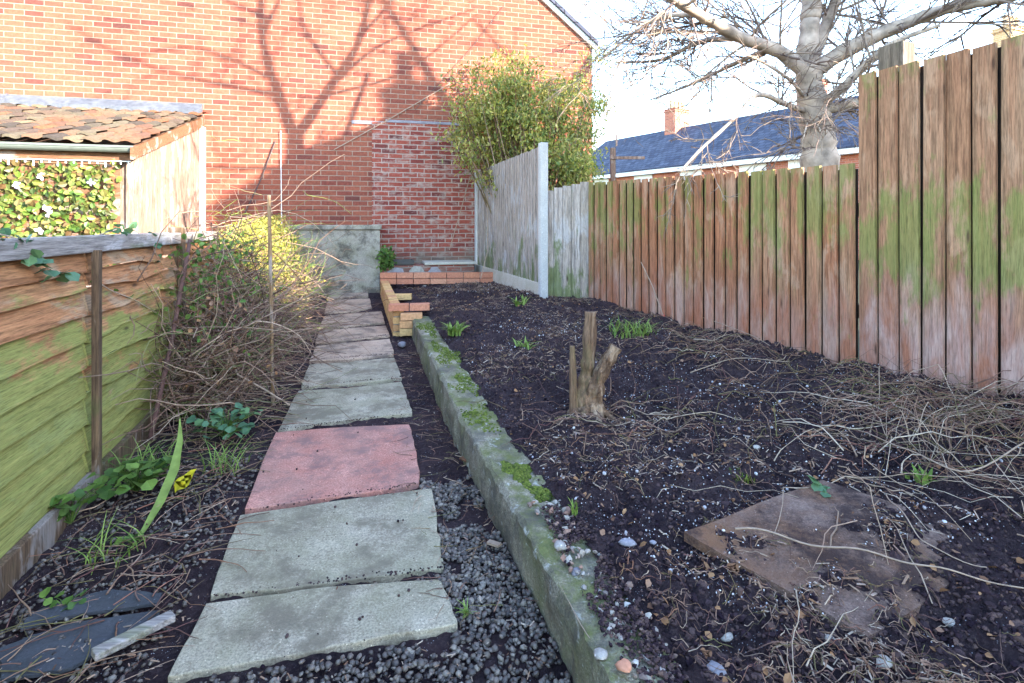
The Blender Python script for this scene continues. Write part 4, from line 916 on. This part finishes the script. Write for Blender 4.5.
jx = np.array(jx); jy = np.array(jy)
litter(len(jx), jx, jy, path_za(jy)+.009, RNG.uniform(.002, .0055, len(jx)), CLODT, M['clod'], 'joint_soil', 'dark soil crumbs gathered in the joints of the paving', cat='soil')
x, y = g(66, 524); leafplant('leafy green weed against the foot of the lap fence nearest the camera', x+.02, y, path_z(y), 34, .045, .12, 'leaf_green', .12)
x, y = g(130, 492); leafplant('spreading green weed by the fence behind the yellow leaf', x+.03, y, path_z(y), 60, .055, .16, 'leaf_green', .12)
x, y = g(66, 608); leafplant('small weed growing beside the dark broken slate', x, y, path_z(y), 10, .035, .07, 'leaf_green', .04)
x, y = g(238, 440); leafplant('green weed at the foot of the bramble beside the pink slab', x-.06, y, path_z(y), 60, .05, .16, 'leaf_blue', .14)
x, y = g(130, 545); leafplant('tiny weed seedling in the gravel left of the path', x, y, path_z(y), 8, .03, .04, 'leaf_green', .04)
x, y = bp_(820, 498); leafplant('small bright weed leaf lying on the old board', x, y, bz(x, y)+.02, 6, .05, .04, 'leaf_blue', .03)
# long strap leaf, yellow leaf
def strap(name, label, P, W, mat, cat='leaf'):
    P = [np.array(p) for p in P]; vs = []
    for i, p in enumerate(P):
        t = P[min(i+1, len(P)-1)]-P[max(i-1, 0)]; s = np.cross(t, (0, 0, 1)); s /= np.linalg.norm(s)+1e-9
        vs += [p-s*W[i], p+np.array([0, 0, -.004]), p+s*W[i]]
    m = MB(); fs = []
    for i in range(len(P)-1): a = i*3; fs += [(a, a+1, a+4, a+3), (a+1, a+2, a+5, a+4)]
    m.add(vs, fs); return tag(m.build(name, M[mat], smooth=True), label, cat)
strap('strap_leaf', 'long green and yellow strap leaf arching over the gravel by the fence', [wp_(180, 418, 2.65), wp_(180, 440, 2.6), wp_(174, 470, 2.45), wp_(160, 502, 2.3), wp_(145, 528, 2.15), wp_(128, 552, 2.08)], [.002, .012, .020, .018, .011, .001], 'grass')
x, y = g(183, 497); m = MB(); m.inst(LEAFHI[0]*np.array([1.25, 1, 1]), LEAFHI[1], np.array([(x-.04, y, path_z(y)+.02)]), np.full((1, 3), .115), np.array((Matrix.Rotation(R(-35), 3, 'Z') @ Matrix.Rotation(R(38), 3, 'X')))[None]); tag(m.build('yellow_leaf', M['leaf_lemon'], smooth=True), 'bright yellow fallen leaf beside the path', 'leaf')
for (a_, b_, n_, lab) in ((150, 470, 60, 'grassy tuft growing behind the strap leaf by the fence foot'), (196, 418, 70, 'grass growing at the near foot of the dead bramble'), (108, 560, 26, 'thin sparse grass blades in the gravel near the broken slates'), (225, 470, 40, 'fine pale grass at the left edge of the pink slab')):
    x, y = g(a_, b_); tuft('grass_tuft', lab, x, y, path_z(y), n_, .16, .09, M['grass'], 1.3, wd=.0022)
# dark slates
sl_t = [[(0, 640), (0, 672), (70, 660), (108, 640), (160, 612), (160, 602), (60, 618)], [(20, 624), (60, 612), (158, 598), (162, 588), (110, 584), (60, 596), (28, 610)]]
for i, (q, lab) in enumerate(zip(sl_t, ('dark broken slate lying nearest the bottom left corner', 'dark broken slate overlapping behind the nearest slate'))):
    P = [g(a, b, .03) for a, b in q]; A_ = sum(P[k][0]*P[(k+1) % len(P)][1]-P[(k+1) % len(P)][0]*P[k][1] for k in range(len(P)))
    if A_ < 0: P = P[::-1]
    P = [(P[k][0]*(1-f)+P[(k+1) % len(P)][0]*f+random.uniform(-.004, .004), P[k][1]*(1-f)+P[(k+1) % len(P)][1]*f+random.uniform(-.004, .004)) for k in range(len(P)) for f in (0, .17, .33, .5, .67, .83)]
    mb = MB(); zb = -.002+.006*i; mb.prism(P, [path_z(p[1])+zb for p in P], [path_z(p[1])+zb+.012 for p in P])
    tag(mb.build('broken_slate', M['darkslate'], bevel=.002), lab, 'slate', 'broken slates by the lap fence')
def rock(px, py, r, mat, label, bed=True, asp=(1, .8, .5), name='stone', cat='stone'):
    x, y = bp_(px, py) if bed else g(px, py); z = (float(bedz(x, y)) if bed else path_z(y))+r*asp[2]*.35+.004
    m = MB(); V = ICO2[0]*np.array(asp)*r; V = V*(1+np.random.default_rng(px+py).uniform(-.16, .16, (len(V), 1))+.1*np.sin(V[:, :1]/r*3+px)+.1*np.cos(V[:, 1:2]/r*4+py)); m.add(V @ np.array(Matrix.Rotation(random.uniform(0, 6), 3, 'Z')).T+np.array([x, y, z]), ICO2[1])
    return tag(m.build(name, M[mat], smooth=True), label, cat)
rock(627, 551, .025, 'gstone', 'flat grey pebble leaning in the soil right of the kerb', asp=(1, .9, .35))
rock(653, 543, .012, 'gstone', 'small slate blue stone chip right of the flat grey pebble')
rock(727, 628, .017, 'pstone', 'pale oval pebble in the soil below the old board')
rock(716, 674, .022, 'gstone', 'lilac grey stone at the very bottom of the bed')
rock(830, 636, .016, 'pstone', 'cream pebble at the lower end of the old board')
rock(425, 287, .055, 'pstone', 'white lump of plaster on the far soil inside the yellow brick wall', asp=(1, .6, .3))
rock(402, 346, .05, 'gstone', 'grey stone at the foot of the yellow brick wall end', False)
rock(560, 548, .022, 'pstone', 'whitish broken stone on the crumbling kerb top')
rock(576, 570, .018, 'gstone', 'grey lump on the crumbling kerb below the whitish stone')
rock(600, 655, .02, 'pstone', 'pale chalky stone beside the kerb near the bottom edge')
rock(757, 452, .016, 'pstone', 'small cream stone behind the green moss tuft')
rock(884, 675, .02, 'pstone', 'tan pebble at the bottom right of the bed')
rock(625, 675, .02, 'rbrick', 'orange brick fragment on the kerb at the bottom edge', name='brick_fragment', cat='brick fragment')
rock(950, 618, .018, 'pstone', 'pale pebble near the bottom right corner')
rock(663, 318, .03, 'red', 'small red plastic scrap at the foot of the low fence', name='plastic_scrap', cat='scrap', asp=(1, .5, .4))
rock(958, 404, .022, 'pink', 'small pink scrap at the foot of the tall fence', name='plastic_scrap', cat='scrap', asp=(1, .5, .5))
rock(675, 318, .07, 'clod', 'dark clump of earth at the foot of the low fence', name='earth_clump', cat='soil')
def flatleaf(px, py, s, mat, label, bed=True, name='fallen_leaf', cat='leaf'):
    x, y = bp_(px, py) if bed else g(px, py); z = (float(bedz(x, y)) if bed else path_z(y))+.015
    m = MB(); m.inst(LEAFHI[0]*np.array([1.1, 1, 1.6]), LEAFHI[1], np.array([(x, y, z)]), np.full((1, 3), s*.8), randrot(1, .3)); return tag(m.build(name, M[mat], smooth=True), label, cat)
flatleaf(672, 480, .05, 'stem_pale', 'tan fallen leaf on the soil above the grey pebble')
flatleaf(706, 655, .05, 'leaf_dead', 'curled brown leaf at the bottom of the bed below the pale pebble')
flatleaf(730, 575, .06, 'leaf_dead', 'brown leaf resting on the left corner of the old board')
flatleaf(860, 575, .11, 'leaf_dead', 'large rusty brown leaf on the right part of the old board')
flatleaf(560, 440, .04, 'leaf_dead', 'small brown leaf in the soil below the stump')
x, y = g(494, 549); mb = MB(); mb.box((x, y, path_z(y)+.02), (.05, .022, .008), Matrix.Rotation(-.5, 3, 'Z')); tag(mb.build('wood_chip', M['stem_pale']), 'pale split wood chip on the gravel by the kerb', 'wood chip')
x, y = g(465, 463); mb = MB(); mb.box((x, y, path_z(y)+.02), (.05, .03, .008), Matrix.Rotation(-.9, 3, 'Z')); tag(mb.build('wood_chip', M['leaf_dead']), 'tan wood chip beside the kerb opposite the pink slab', 'wood chip')
x, y = g(135, 645); mb = MB(); mb.box((x, y, path_z(y)+.03), (.2, .04, .022), Matrix.Rotation(.9, 3, 'Z')); tag(mb.build('rotten_wood', M['cap'], bevel=.004), 'short piece of rotten timber beside the nearest slab', 'timber')
# old board in the soil
P = [bp_(684, 545), bp_(868, 640), bp_(1010, 545), bp_(822, 488)]
mb = MB(); N_ = 14; V = []
for i in range(N_):
    for j in range(N_):
        u, v = i/(N_-1), j/(N_-1); a = np.array(P[0])*(1-u)+np.array(P[3])*u; b = np.array(P[1])*(1-u)+np.array(P[2])*u; q = a*(1-v)+b*v
        tilt = .035-.035*v-.012*u; V.append((q[0], q[1], bz(q[0], q[1])+.008+tilt))
nV = len(V); V2 = [(a, b, c-.03) for a, b, c in V]; fs = []
for i in range(N_-1):
    for j in range(N_-1): a = i*N_+j; fs += [(a, a+1, a+N_+1, a+N_), (nV+a+N_, nV+a+N_+1, nV+a+1, nV+a)]
for k in range(N_-1):
    for a, b in ((k, k+1), ((N_-1)*N_+k+1, (N_-1)*N_+k), ((k+1)*N_, k*N_), (k*N_+N_-1, (k+1)*N_+N_-1)): fs.append((a, nV+a, nV+b, b))
mb.add(V, []); mb.add(V2, []); mb.f = [f for f in fs]
tag(mb.build('old_board', M['plate'], smooth=False), 'stained old board half buried in the soil at the lower right', 'board')
# individual long stems over the bed
def bedstem(pts, r, label, mat='stem_pale', lift=.05):
    q = []
    for px, py, up in pts: x, y = bp_(px, py); q.append((x, y, float(bedz(x, y))+.01+up))
    P_ = np.array(q); L_ = len(q)-1; tt = np.linspace(0, L_, L_*7+1); out = []
    for u in tt:
        i = min(int(u), L_-1); f = u-i; a_, b_, c_, d_ = P_[max(i-1, 0)], P_[i], P_[i+1], P_[min(i+2, L_)]
        out.append(.5*(2*b_+(c_-a_)*f+(2*a_-5*b_+4*c_-d_)*f*f+(3*b_-a_-3*c_+d_)*f**3)+np.array([0, .006*math.sin(u*4.1+px), .006*math.sin(u*5.3+py)]))
    q = out; r = r*.62
    m = MB(); m.tube(q, np.linspace(r, r*.5, len(q)), 6, False); tag(m.build('dry_stem', M[mat], smooth=True), label, 'stem', 'long dry stems on the soil bed')
bedstem([(735, 545, .02), (800, 556, .04), (880, 578, .06), (950, 595, .05), (1030, 602, .02)], .0055, 'long pale stem crossing over the old board')
bedstem([(885, 500, .02), (905, 540, .05), (930, 565, .03), (985, 575, .02)], .004, 'bent forked stem right of the old board')
bedstem([(1030, 470, .1), (960, 500, .12), (900, 470, .08), (850, 440, .04)], .005, 'arching stem in front of the brush heap')
bedstem([(870, 440, .02), (878, 415, .02), (880, 396, .13)], .005, 'crooked pale root standing up before the tall fence')
bedstem([(590, 640, .01), (560, 600, .02)], .002, 'tiny straw at the kerb edge')
bedstem([(690, 380, .02), (730, 370, .03), (790, 372, .03)], .005, 'straight straw coloured stem lying near the low fence')
bedstem([(610, 292, .02), (660, 312, .04), (720, 332, .05), (770, 352, .02)], .006, 'long pale stem lying along the foot of the low fence')
def fence_pt(px, py, out=.06):
    k = (px-512)/F; y = (.82+5.93*.455-out)/(k+.455); return (k*y, y, CAMZ+(HZ-py)/F*y)
mb = MB(); mb.tube([fence_pt(641, 262), fence_pt(652, 285), fence_pt(664, 318)], .004, 5); tag(mb.build('leaning_stem', M['stem_pale']), 'thin pale stem leaning against the low fence boards', 'stem')
mb = MB(); q = [(c0+cdv*(.72)).to_tuple(), (c0+cdv*.62).to_tuple()]; mb.tube([(q[0][0]-.05, q[0][1], 1.75), (q[1][0]-.12, q[1][1]-.1, .9), (q[1][0]-.2, q[1][1]-.3, .55)], .006, 5); tag(mb.build('leaning_stem', M['stem_pale']), 'pale stem leaning against the silvery fence panel', 'stem')

# ------------------------------------------------------------------ bare tree behind the fence
def tree(name, label, base, limbs, seed, dens=1.0, group=None, twr=.0062):
    rnd = random.Random(seed); t = thing(name, label, 'tree'); mt = MB(); ml_ = MB(); mw = MB()
    def smooth(P, n):
        P = np.array(P, float); tt = np.linspace(0, len(P)-1, n); out = []
        for u in tt:
            i = min(int(u), len(P)-2); f = u-i; p0_, p1_, p2_, p3_ = P[max(i-1, 0)], P[i], P[i+1], P[min(i+2, len(P)-1)]
            out.append(.5*((2*p1_)+(-p0_+p2_)*f+(2*p0_-5*p1_+4*p2_-p3_)*f*f+(-p0_+3*p1_-3*p2_+p3_)*f**3))
        return np.array(out)
    def twig(p, d, L_, r, depth):
        n = 6; q = curl(p, d, L_, 0, n, .2, .03 if depth > 0 else -.02, rnd)
        mw.tube(q, np.linspace(r, r*.45, len(q)), 4 if depth else 5, False)
        if depth < 3:
            m_ = (6, 3, 2)[depth]
            for k in range(m_):
                if rnd.random() > .9*dens: continue
                i = rnd.randint(1, n-1); a = Vector((rnd.uniform(-1, 1), rnd.uniform(-1, 1), rnd.uniform(-.6, .9)))
                dd_ = ((q[i+1]-q[i]).normalized()+a*.8).normalized(); twig(q[i], dd_, L_*rnd.uniform(.35, .75), max(r*.66, .003), depth+1)
    for li, (P, r0, r1, nt_, tl, kind) in enumerate(limbs):
        n = max(10, len(P)*7); Q = smooth(P, n); rr = np.linspace(r0, r1, n)*np.array([1+.07*math.sin(i*1.3+li)+.05*math.sin(i*3.1) for i in range(n)])
        (mt if kind == 't' else ml_).tube(Q, rr, 12 if kind == 't' else 8)
        for k in range(int(nt_*dens)):
            i = rnd.randint(int(n*.15), n-2); T = Vector(Q[i+1]-Q[i]).normalized(); a = Vector((rnd.uniform(-1, 1), rnd.uniform(-1, 1), rnd.uniform(-.75, 1)))
            twig(Q[i], (T*.5+a).normalized(), tl*rnd.uniform(.5, 1.2), min(rr[i]*.4, twr*2.2)*rnd.uniform(.6, 1), 0)
    mt.build('trunk', M['bark'], t, smooth=True); ml_.build('limbs', M['bark'], t, smooth=True); mw.build('twigs', M['twig_tree'], t)
    return t
TY = 5.0
def tp(px, py, y=TY): return wp_(px, py, y)
limbs = [
 ([(2.78, 5, .3), tp(820, 180), tp(818, 140), tp(812, 100), tp(808, 60), tp(810, 20)], .18, .075, 10, .6, 't'),
 ([tp(808, 75), tp(780, 52, 4.95), tp(742, 38, 4.8), tp(705, 18, 4.6), tp(668, -5, 4.4), tp(630, -40, 4.3)], .07, .025, 34, .95, 'l'),
 ([tp(742, 38, 4.8), tp(700, 42, 5), tp(660, 60, 5.2), tp(615, 62, 5.4)], .03, .008, 22, .7, 'l'),
 ([tp(770, 48, 4.9), tp(730, 66, 5.3), tp(690, 85, 5.7), tp(650, 100, 6)], .026, .007, 18, .7, 'l'),
 ([tp(700, 15, 4.6), tp(655, 20, 4.8), tp(600, 60, 5.2)], .025, .008, 20, .7, 'l'),
 ([tp(815, 70), tp(850, 48, 4.9), tp(895, 28, 4.8), tp(950, 8, 4.6), tp(1020, -5, 4.4), tp(1100, -30, 4.3)], .075, .03, 26, .8, 'l'),
 ([tp(818, 108), tp(845, 85, 4.8), tp(868, 62, 4.7), tp(895, 42, 4.6), tp(940, 25, 4.5)], .045, .015, 14, .6, 'l'),
 ([tp(818, 112), tp(850, 104, 4.9), tp(885, 98, 4.8), tp(930, 90, 4.8)], .05, .02, 10, .5, 'l'),
 ([tp(806, 112), tp(785, 104, 4.8), tp(758, 95, 4.6), tp(735, 118, 4.5), tp(700, 150, 4.4), tp(680, 172, 4.35)], .03, .007, 16, .55, 'l'),
 ([tp(806, 100), tp(790, 80, 4.7), tp(762, 62, 4.5), tp(735, 50, 4.3)], .018, .006, 12, .6, 'l'),
 ([tp(812, 118), tp(806, 128, 4.75), tp(801, 150, 4.72)], .012, .003, 8, .4, 'l'),
 ([tp(810, 118), tp(820, 130, 4.75), tp(822, 155, 4.7)], .012, .003, 8, .4, 'l'),
 # leader and crown above the picture
 ([tp(810, 20), (2.70, 5, 3.6), (2.72, 5.0, 4.7)], .085, .10, 8, .6, 'l'),
 ([tp(812, 60), tp(826, 25, 5.1), tp(838, -10, 5.1), (3.15, 5.2, 4.3), (3.3, 5.5, 5.6)], .06, .03, 14, .8, 'l'),
 ([(2.72, 5, 4.7), (2.66, 4.86, 5.4), (2.6, 4.72, 6.3), (2.6, 4.7, 7.8)], .075, .03, 12, .9, 'l'),
 ([(2.72, 5, 4.7), (2.95, 5.25, 5.4), (3.12, 5.5, 6.1), (3.2, 5.65, 7.4)], .07, .03, 12, .9, 'l'),
 ([(2.64, 4.85, 5.6), (2.2, 4.3, 6.2), (1.9, 3.7, 6.3), (1.6, 3.3, 6.9)], .03, .008, 8, .6, 'l'),
 ([(2.72, 4.95, 4.3), (2.2, 4.2, 4.6), (1.9, 3.6, 5.2)], .03, .008, 8, .6, 'l'),
 ([(2.95, 5.25, 5.3), (3.4, 5.9, 5.5), (3.7, 6.6, 6.2)], .03, .008, 8, .6, 'l'),
 ([(2.6, 4.7, 6.6), (2.3, 4.2, 7.2), (2.1, 3.9, 8)], .025, .008, 6, .6, 'l'),
 ([(3.12, 5.5, 6.1), (3.3, 6.0, 6.9), (3.5, 6.3, 7.8)], .03, .008, 6, .6, 'l'),
 ([(3.0, 5.3, 5.6), (2.9, 5.0, 6.4), (2.9, 4.9, 7.4)], .03, .008, 8, .6, 'l'),
 ([(2.72, 5, 4.5), (3.1, 5.6, 4.7), (3.5, 6.4, 5.2)], .028, .008, 8, .6, 'l'),
 ([(2.66, 4.86, 5.4), (2.1, 4.1, 5.9), (1.7, 3.5, 6.5)], .035, .01, 12, .8, 'l'),
 ([(2.6, 4.72, 6.3), (2.7, 4.9, 6.9), (3.0, 5.2, 7.7)], .035, .01, 10, .8, 'l'),
 ([(2.95, 5.25, 5.4), (3.4, 5.6, 6.0), (4.0, 6.4, 6.4)], .035, .01, 10, .8, 'l'),
]
tree('bare_tree', 'large leafless winter tree with spreading limbs behind the low board fence', None, limbs, 5, .8)
# a second bare tree further along, just outside the picture: its limbs shade the gable
b = Vector((7.0, 5.4))
tree('bare_tree', 'second leafless tree standing out of the picture beyond the tall fence', None, [
 ([(7.0, 5.4, 0), (7.0, 5.4, 2.4), (6.95, 5.35, 4.2)], .2, .14, 3, .6, 't'),
 ([(6.95, 5.35, 4.2), (7.05, 5.9, 5.6), (7.3, 6.6, 6.9), (7.4, 7.0, 8.4)], .12, .05, 12, .9, 'l'),
 ([(6.95, 5.35, 4.2), (6.8, 4.7, 5.6), (6.7, 4.1, 7.2), (6.7, 3.6, 8.4)], .09, .03, 12, .9, 'l'),
 ([(7.05, 5.9, 5.6), (7.0, 5.3, 6.4), (6.9, 4.8, 7.3)], .05, .02, 8, .8, 'l')], 12, .8)

# evergreen bush behind the concrete fence
ev = thing('evergreen_bush', 'leafy evergreen bush sprawling above the silvery fence against the gable', 'bush')
mb = MB(); rnd = random.Random(3)
def onb(px, py, y): return np.array(wp_(px, py, y))
tips = []
for i in range(200):
    px = rnd.gauss(520, 36); py = rnd.gauss(125, 34)
    if py < 55 or py > 200: continue
    if px < 452 or px > 600 or (px < 485 and py > 165): continue
    y = rnd.uniform(7.6, 8.7); tips.append(onb(px, py, min(y, wall_y((px-512)/F*8.6)-.15)))
for i in range(45): tips.append(onb(rnd.gauss(565, 16), rnd.gauss(165, 16), rnd.uniform(7.2, 8.4)))
root = np.array([.35, 8.2, .5])
for tpn in tips:
    m1 = root*.45+tpn*.55+np.array([rnd.uniform(-.1, .1), rnd.uniform(-.1, .1), -.12]); mb.tube([root, m1, tpn, tpn+np.array([rnd.uniform(-.15, .15), -.05, .12])], [.018, .01, .005, .002], 5, False)
mb.build('branches', M['twig'], ev, smooth=True)
P = []
for tpn in tips:
    n = int(RNG.integers(50, 150)); P.append(tpn+RNG.normal(0, 1, (n, 3))*np.array([.115, .11, .085]))
P = np.concatenate(P); P = P[P[:, 1] < 8.4+(P[:, 0]+2.5)*.2587-.03]
mb = MB(); mb.inst(LEAF[0], LEAF[1], P, RNG.uniform(.022, .062, len(P))[:, None]*np.array([[.75, 1.3, 1]]), randrot(len(P), 1.4)); mb.build('foliage', M['leaf_bush'], ev)

# ------------------------------------------------------------------ terrace in the distance
def terr(p, d, L_, name, label, eave, ridge, dep, base=0, wins=True):
    an = math.atan2(d[1], d[0]); t = thing(name, label, 'terraced house', (p[0], p[1], base), an); return t
TD = Vector((-.549, .836)); TA = Vector((12.6, 20.0))
an = math.atan2(TD.y, TD.x)          # local x runs away to the left, local y towards the garden side (left-back)
th = thing('terrace_row', 'row of red brick terraced houses with blue slate roof beyond the fence', 'terraced houses', (TA.x, TA.y, 0), an)
E_ = CAMZ+3.0; Rg = CAMZ+5.35
# the camera sees the face at local y = 0 (normal local +y); roof climbs towards local -y
mb = MB(); mb.prism([(-9, -7), (17, -7), (17, 0), (-9, 0)], 0, E_); 
mb.add([(17, 0, E_), (17, -3.5, Rg-.02), (17, -7, E_)], [(0, 1, 2)]); mb.add([(-9, 0, E_), (-9, -3.5, Rg-.02), (-9, -7, E_)], [(2, 1, 0)])
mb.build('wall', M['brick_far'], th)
mb = MB(); e = .35; k = (Rg-E_)/3.5
mb.add([(-9.2, e, E_-e*k), (17.2, e, E_-e*k), (17.2, -3.5, Rg), (-9.2, -3.5, Rg), (-9.2, e, E_-e*k+.08), (17.2, e, E_-e*k+.08), (17.2, -3.5, Rg+.08), (-9.2, -3.5, Rg+.08)],
       [(0, 1, 2, 3), (7, 6, 5, 4), (4, 5, 1, 0), (1, 5, 6, 2), (0, 3, 7, 4)])
mb.add([(-9.2, -7-e, E_-e*k), (17.2, -7-e, E_-e*k), (17.2, -3.502, Rg), (-9.2, -3.502, Rg), (-9.2, -7-e, E_-e*k+.08), (17.2, -7-e, E_-e*k+.08), (17.2, -3.502, Rg+.08), (-9.2, -3.502, Rg+.08)],
       [(3, 2, 1, 0), (4, 5, 6, 7), (0, 1, 5, 4), (2, 6, 5, 1), (4, 7, 3, 0)])
mb.build('roof', M['slate'], th)
mb = MB(); mb.box((4, .30, E_-.30), (26.2, .06, .24)); mb.box((4, .2, E_-.42), (26.2, .36, .03)); mb.build('fascia', M['white'], th)
for x in (-6.5, -2.6, -.8, 2.2, 4.4, 7.6, 10.6, 13.8):
    mb = MB(); mb.box((x, .02, E_-.62), (1.25, .05, .34)); w_o = mb.build('lintel', M['white'], th)
    mb = MB(); mb.box((x, .03, E_-1.5), (1.05, .06, 1.35)); wo = mb.build('window', M['white'], th)
    mb = MB(); mb.box((x, .065, E_-1.5), (.9, .02, 1.2)); mb.build('pane', M['glass'], wo)
def chimney(par, x, y, z0, w_, d_, h, pots, matb='brick_far'):
    mb = MB(); mb.box((x, y, z0+h/2), (w_, d_, h)); c = mb.build('chimney', M[matb], par)
    mb = MB(); mb.box((x, y, z0+h-.12), (w_+.1, d_+.1, .09)); mb.box((x, y, z0+h-.01), (w_+.06, d_+.06, .06)); mb.build('corbel', M[matb], c)
    for i in range(pots):
        mb = MB(); px = x+(i-(pots-1)/2)*.3; py = y
        if w_ < d_: px, py = x, y+(i-(pots-1)/2)*.3
        mb.tube([(px, py, z0+h), (px, py, z0+h+.08), (px, py, z0+h+.4), (px, py, z0+h+.42), (px, py, z0+h+.5)], [.13, .12, .1, .13, .12], 12); mb.build('chimney_pot', M['pot'], c, smooth=False)
chimney(th, 11.4, -3.5, Rg-.9, .75, 1.2, 2.0, 4)
chimney(th, 3.8, -3.5, Rg-.9, .75, 1.2, 2.0, 4)
mb = MB(); mb.tube([(15.3, -2.6, Rg-.7), (15.3, -2.6, Rg+.2)], .06, 8); mb.build('vent_pipe', M['wire_dark'], th)
# house seen above the tall fence
h2 = thing('brick_house', 'distant brick chimney house glimpsed above the tall fence', 'house', (20.3, 19.2, 0), R(20))
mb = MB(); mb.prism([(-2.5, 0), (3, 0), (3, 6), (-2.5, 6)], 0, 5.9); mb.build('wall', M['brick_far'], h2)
mb = MB(); mb.add([(-2.8, -.3, 5.8), (3.3, -.3, 5.8), (3.3, 3, 7.4), (-2.8, 3, 7.4), (3.3, 6.3, 5.8), (-2.8, 6.3, 5.8)], [(0, 1, 2, 3), (3, 2, 4, 5), (1, 4, 2), (0, 3, 5), (0, 5, 4, 1)]); mb.build('roof', M['slate'], h2)
chimney(h2, -.2, 2.6, 6.6, 1.1, .6, 2.2, 3, 'brick_buff')
# yellow tree tops beyond the ridge
for i, (x, y, z, r) in enumerate([(13.3, 36, 6.4, 1.3), (15.3, 36, 6.9, 1.4)]):
    t = thing('far_tree', ('golden leaved tree top showing over the slate ridge, left one', 'golden leaved tree top showing over the slate ridge, right one')[i], 'tree')
    mb = MB(); mb.tube([(x, y, 0), (x+.1, y, 3), (x, y, z)], [.25, .18, .06], 8); mb.build('trunk', M['bark'], t)
    leaves(1100, ball(x, y, z, r, r, r*.6), .12, .26, M['leaf_yel'], 'crown', t)
# wooden pole and cross piece behind the low fence
pt = thing('wooden_pole', 'thin wooden pole with short crosspiece behind the low fence', 'pole')
mb = MB(); q = wp_(613, 148, 8.2); mb.box((q[0], q[1], q[2]/2), (.07, .07, q[2])); mb.build('pole', M['clad'], pt)
mb = MB(); mb.box((q[0]+.2, q[1]-.05, q[2]-.15), (.5, .03, .04)); mb.build('crosspiece', M['clad'], pt)

# ------------------------------------------------------------------ unseen houses on the sun side, added and shaped to shade the garden
def solid_house(name, label, x0, x1, y0, y1, eave, ridge, along_y=True, ch=None):
    t = thing(name, label, 'house'); m = MB(); m.prism([(x0, y0), (x1, y0), (x1, y1), (x0, y1)], 0, eave); m.build('wall', M['brick_far'], t)
    m = MB()
    if along_y:
        xm_ = (x0+x1)/2; m.add([(x0-.2, y0, eave), (x1+.2, y0, eave), (xm_, y0, ridge), (x0-.2, y1, eave), (x1+.2, y1, eave), (xm_, y1, ridge)], [(0, 1, 2), (5, 4, 3), (0, 2, 5, 3), (1, 4, 5, 2), (0, 3, 4, 1)])
    m.build('roof', M['slate'], t)
    if ch: chimney(t, ch[0], ch[1], ridge-.6, .34, .36, ch[2]+.1, 1)
    return t
solid_house('shading_house', 'unseen brick house with chimney, shaped to cast the shade on the gable wall', 10.4, 14.4, -.05, 1.45, CAMZ+5.6, CAMZ+6.9, True, (12.4, .95, .95))
solid_house('shading_extension', 'unseen low extension added to step the shade down between the two houses', 11.2, 13.6, -3.4, -.06, CAMZ+2.9, CAMZ+3.5)
solid_house('shading_terrace', 'unseen terraced house added behind and right of the camera to shade the near garden', 10.6, 14.6, -16, -3.41, CAMZ+4.5, CAMZ+5.4)
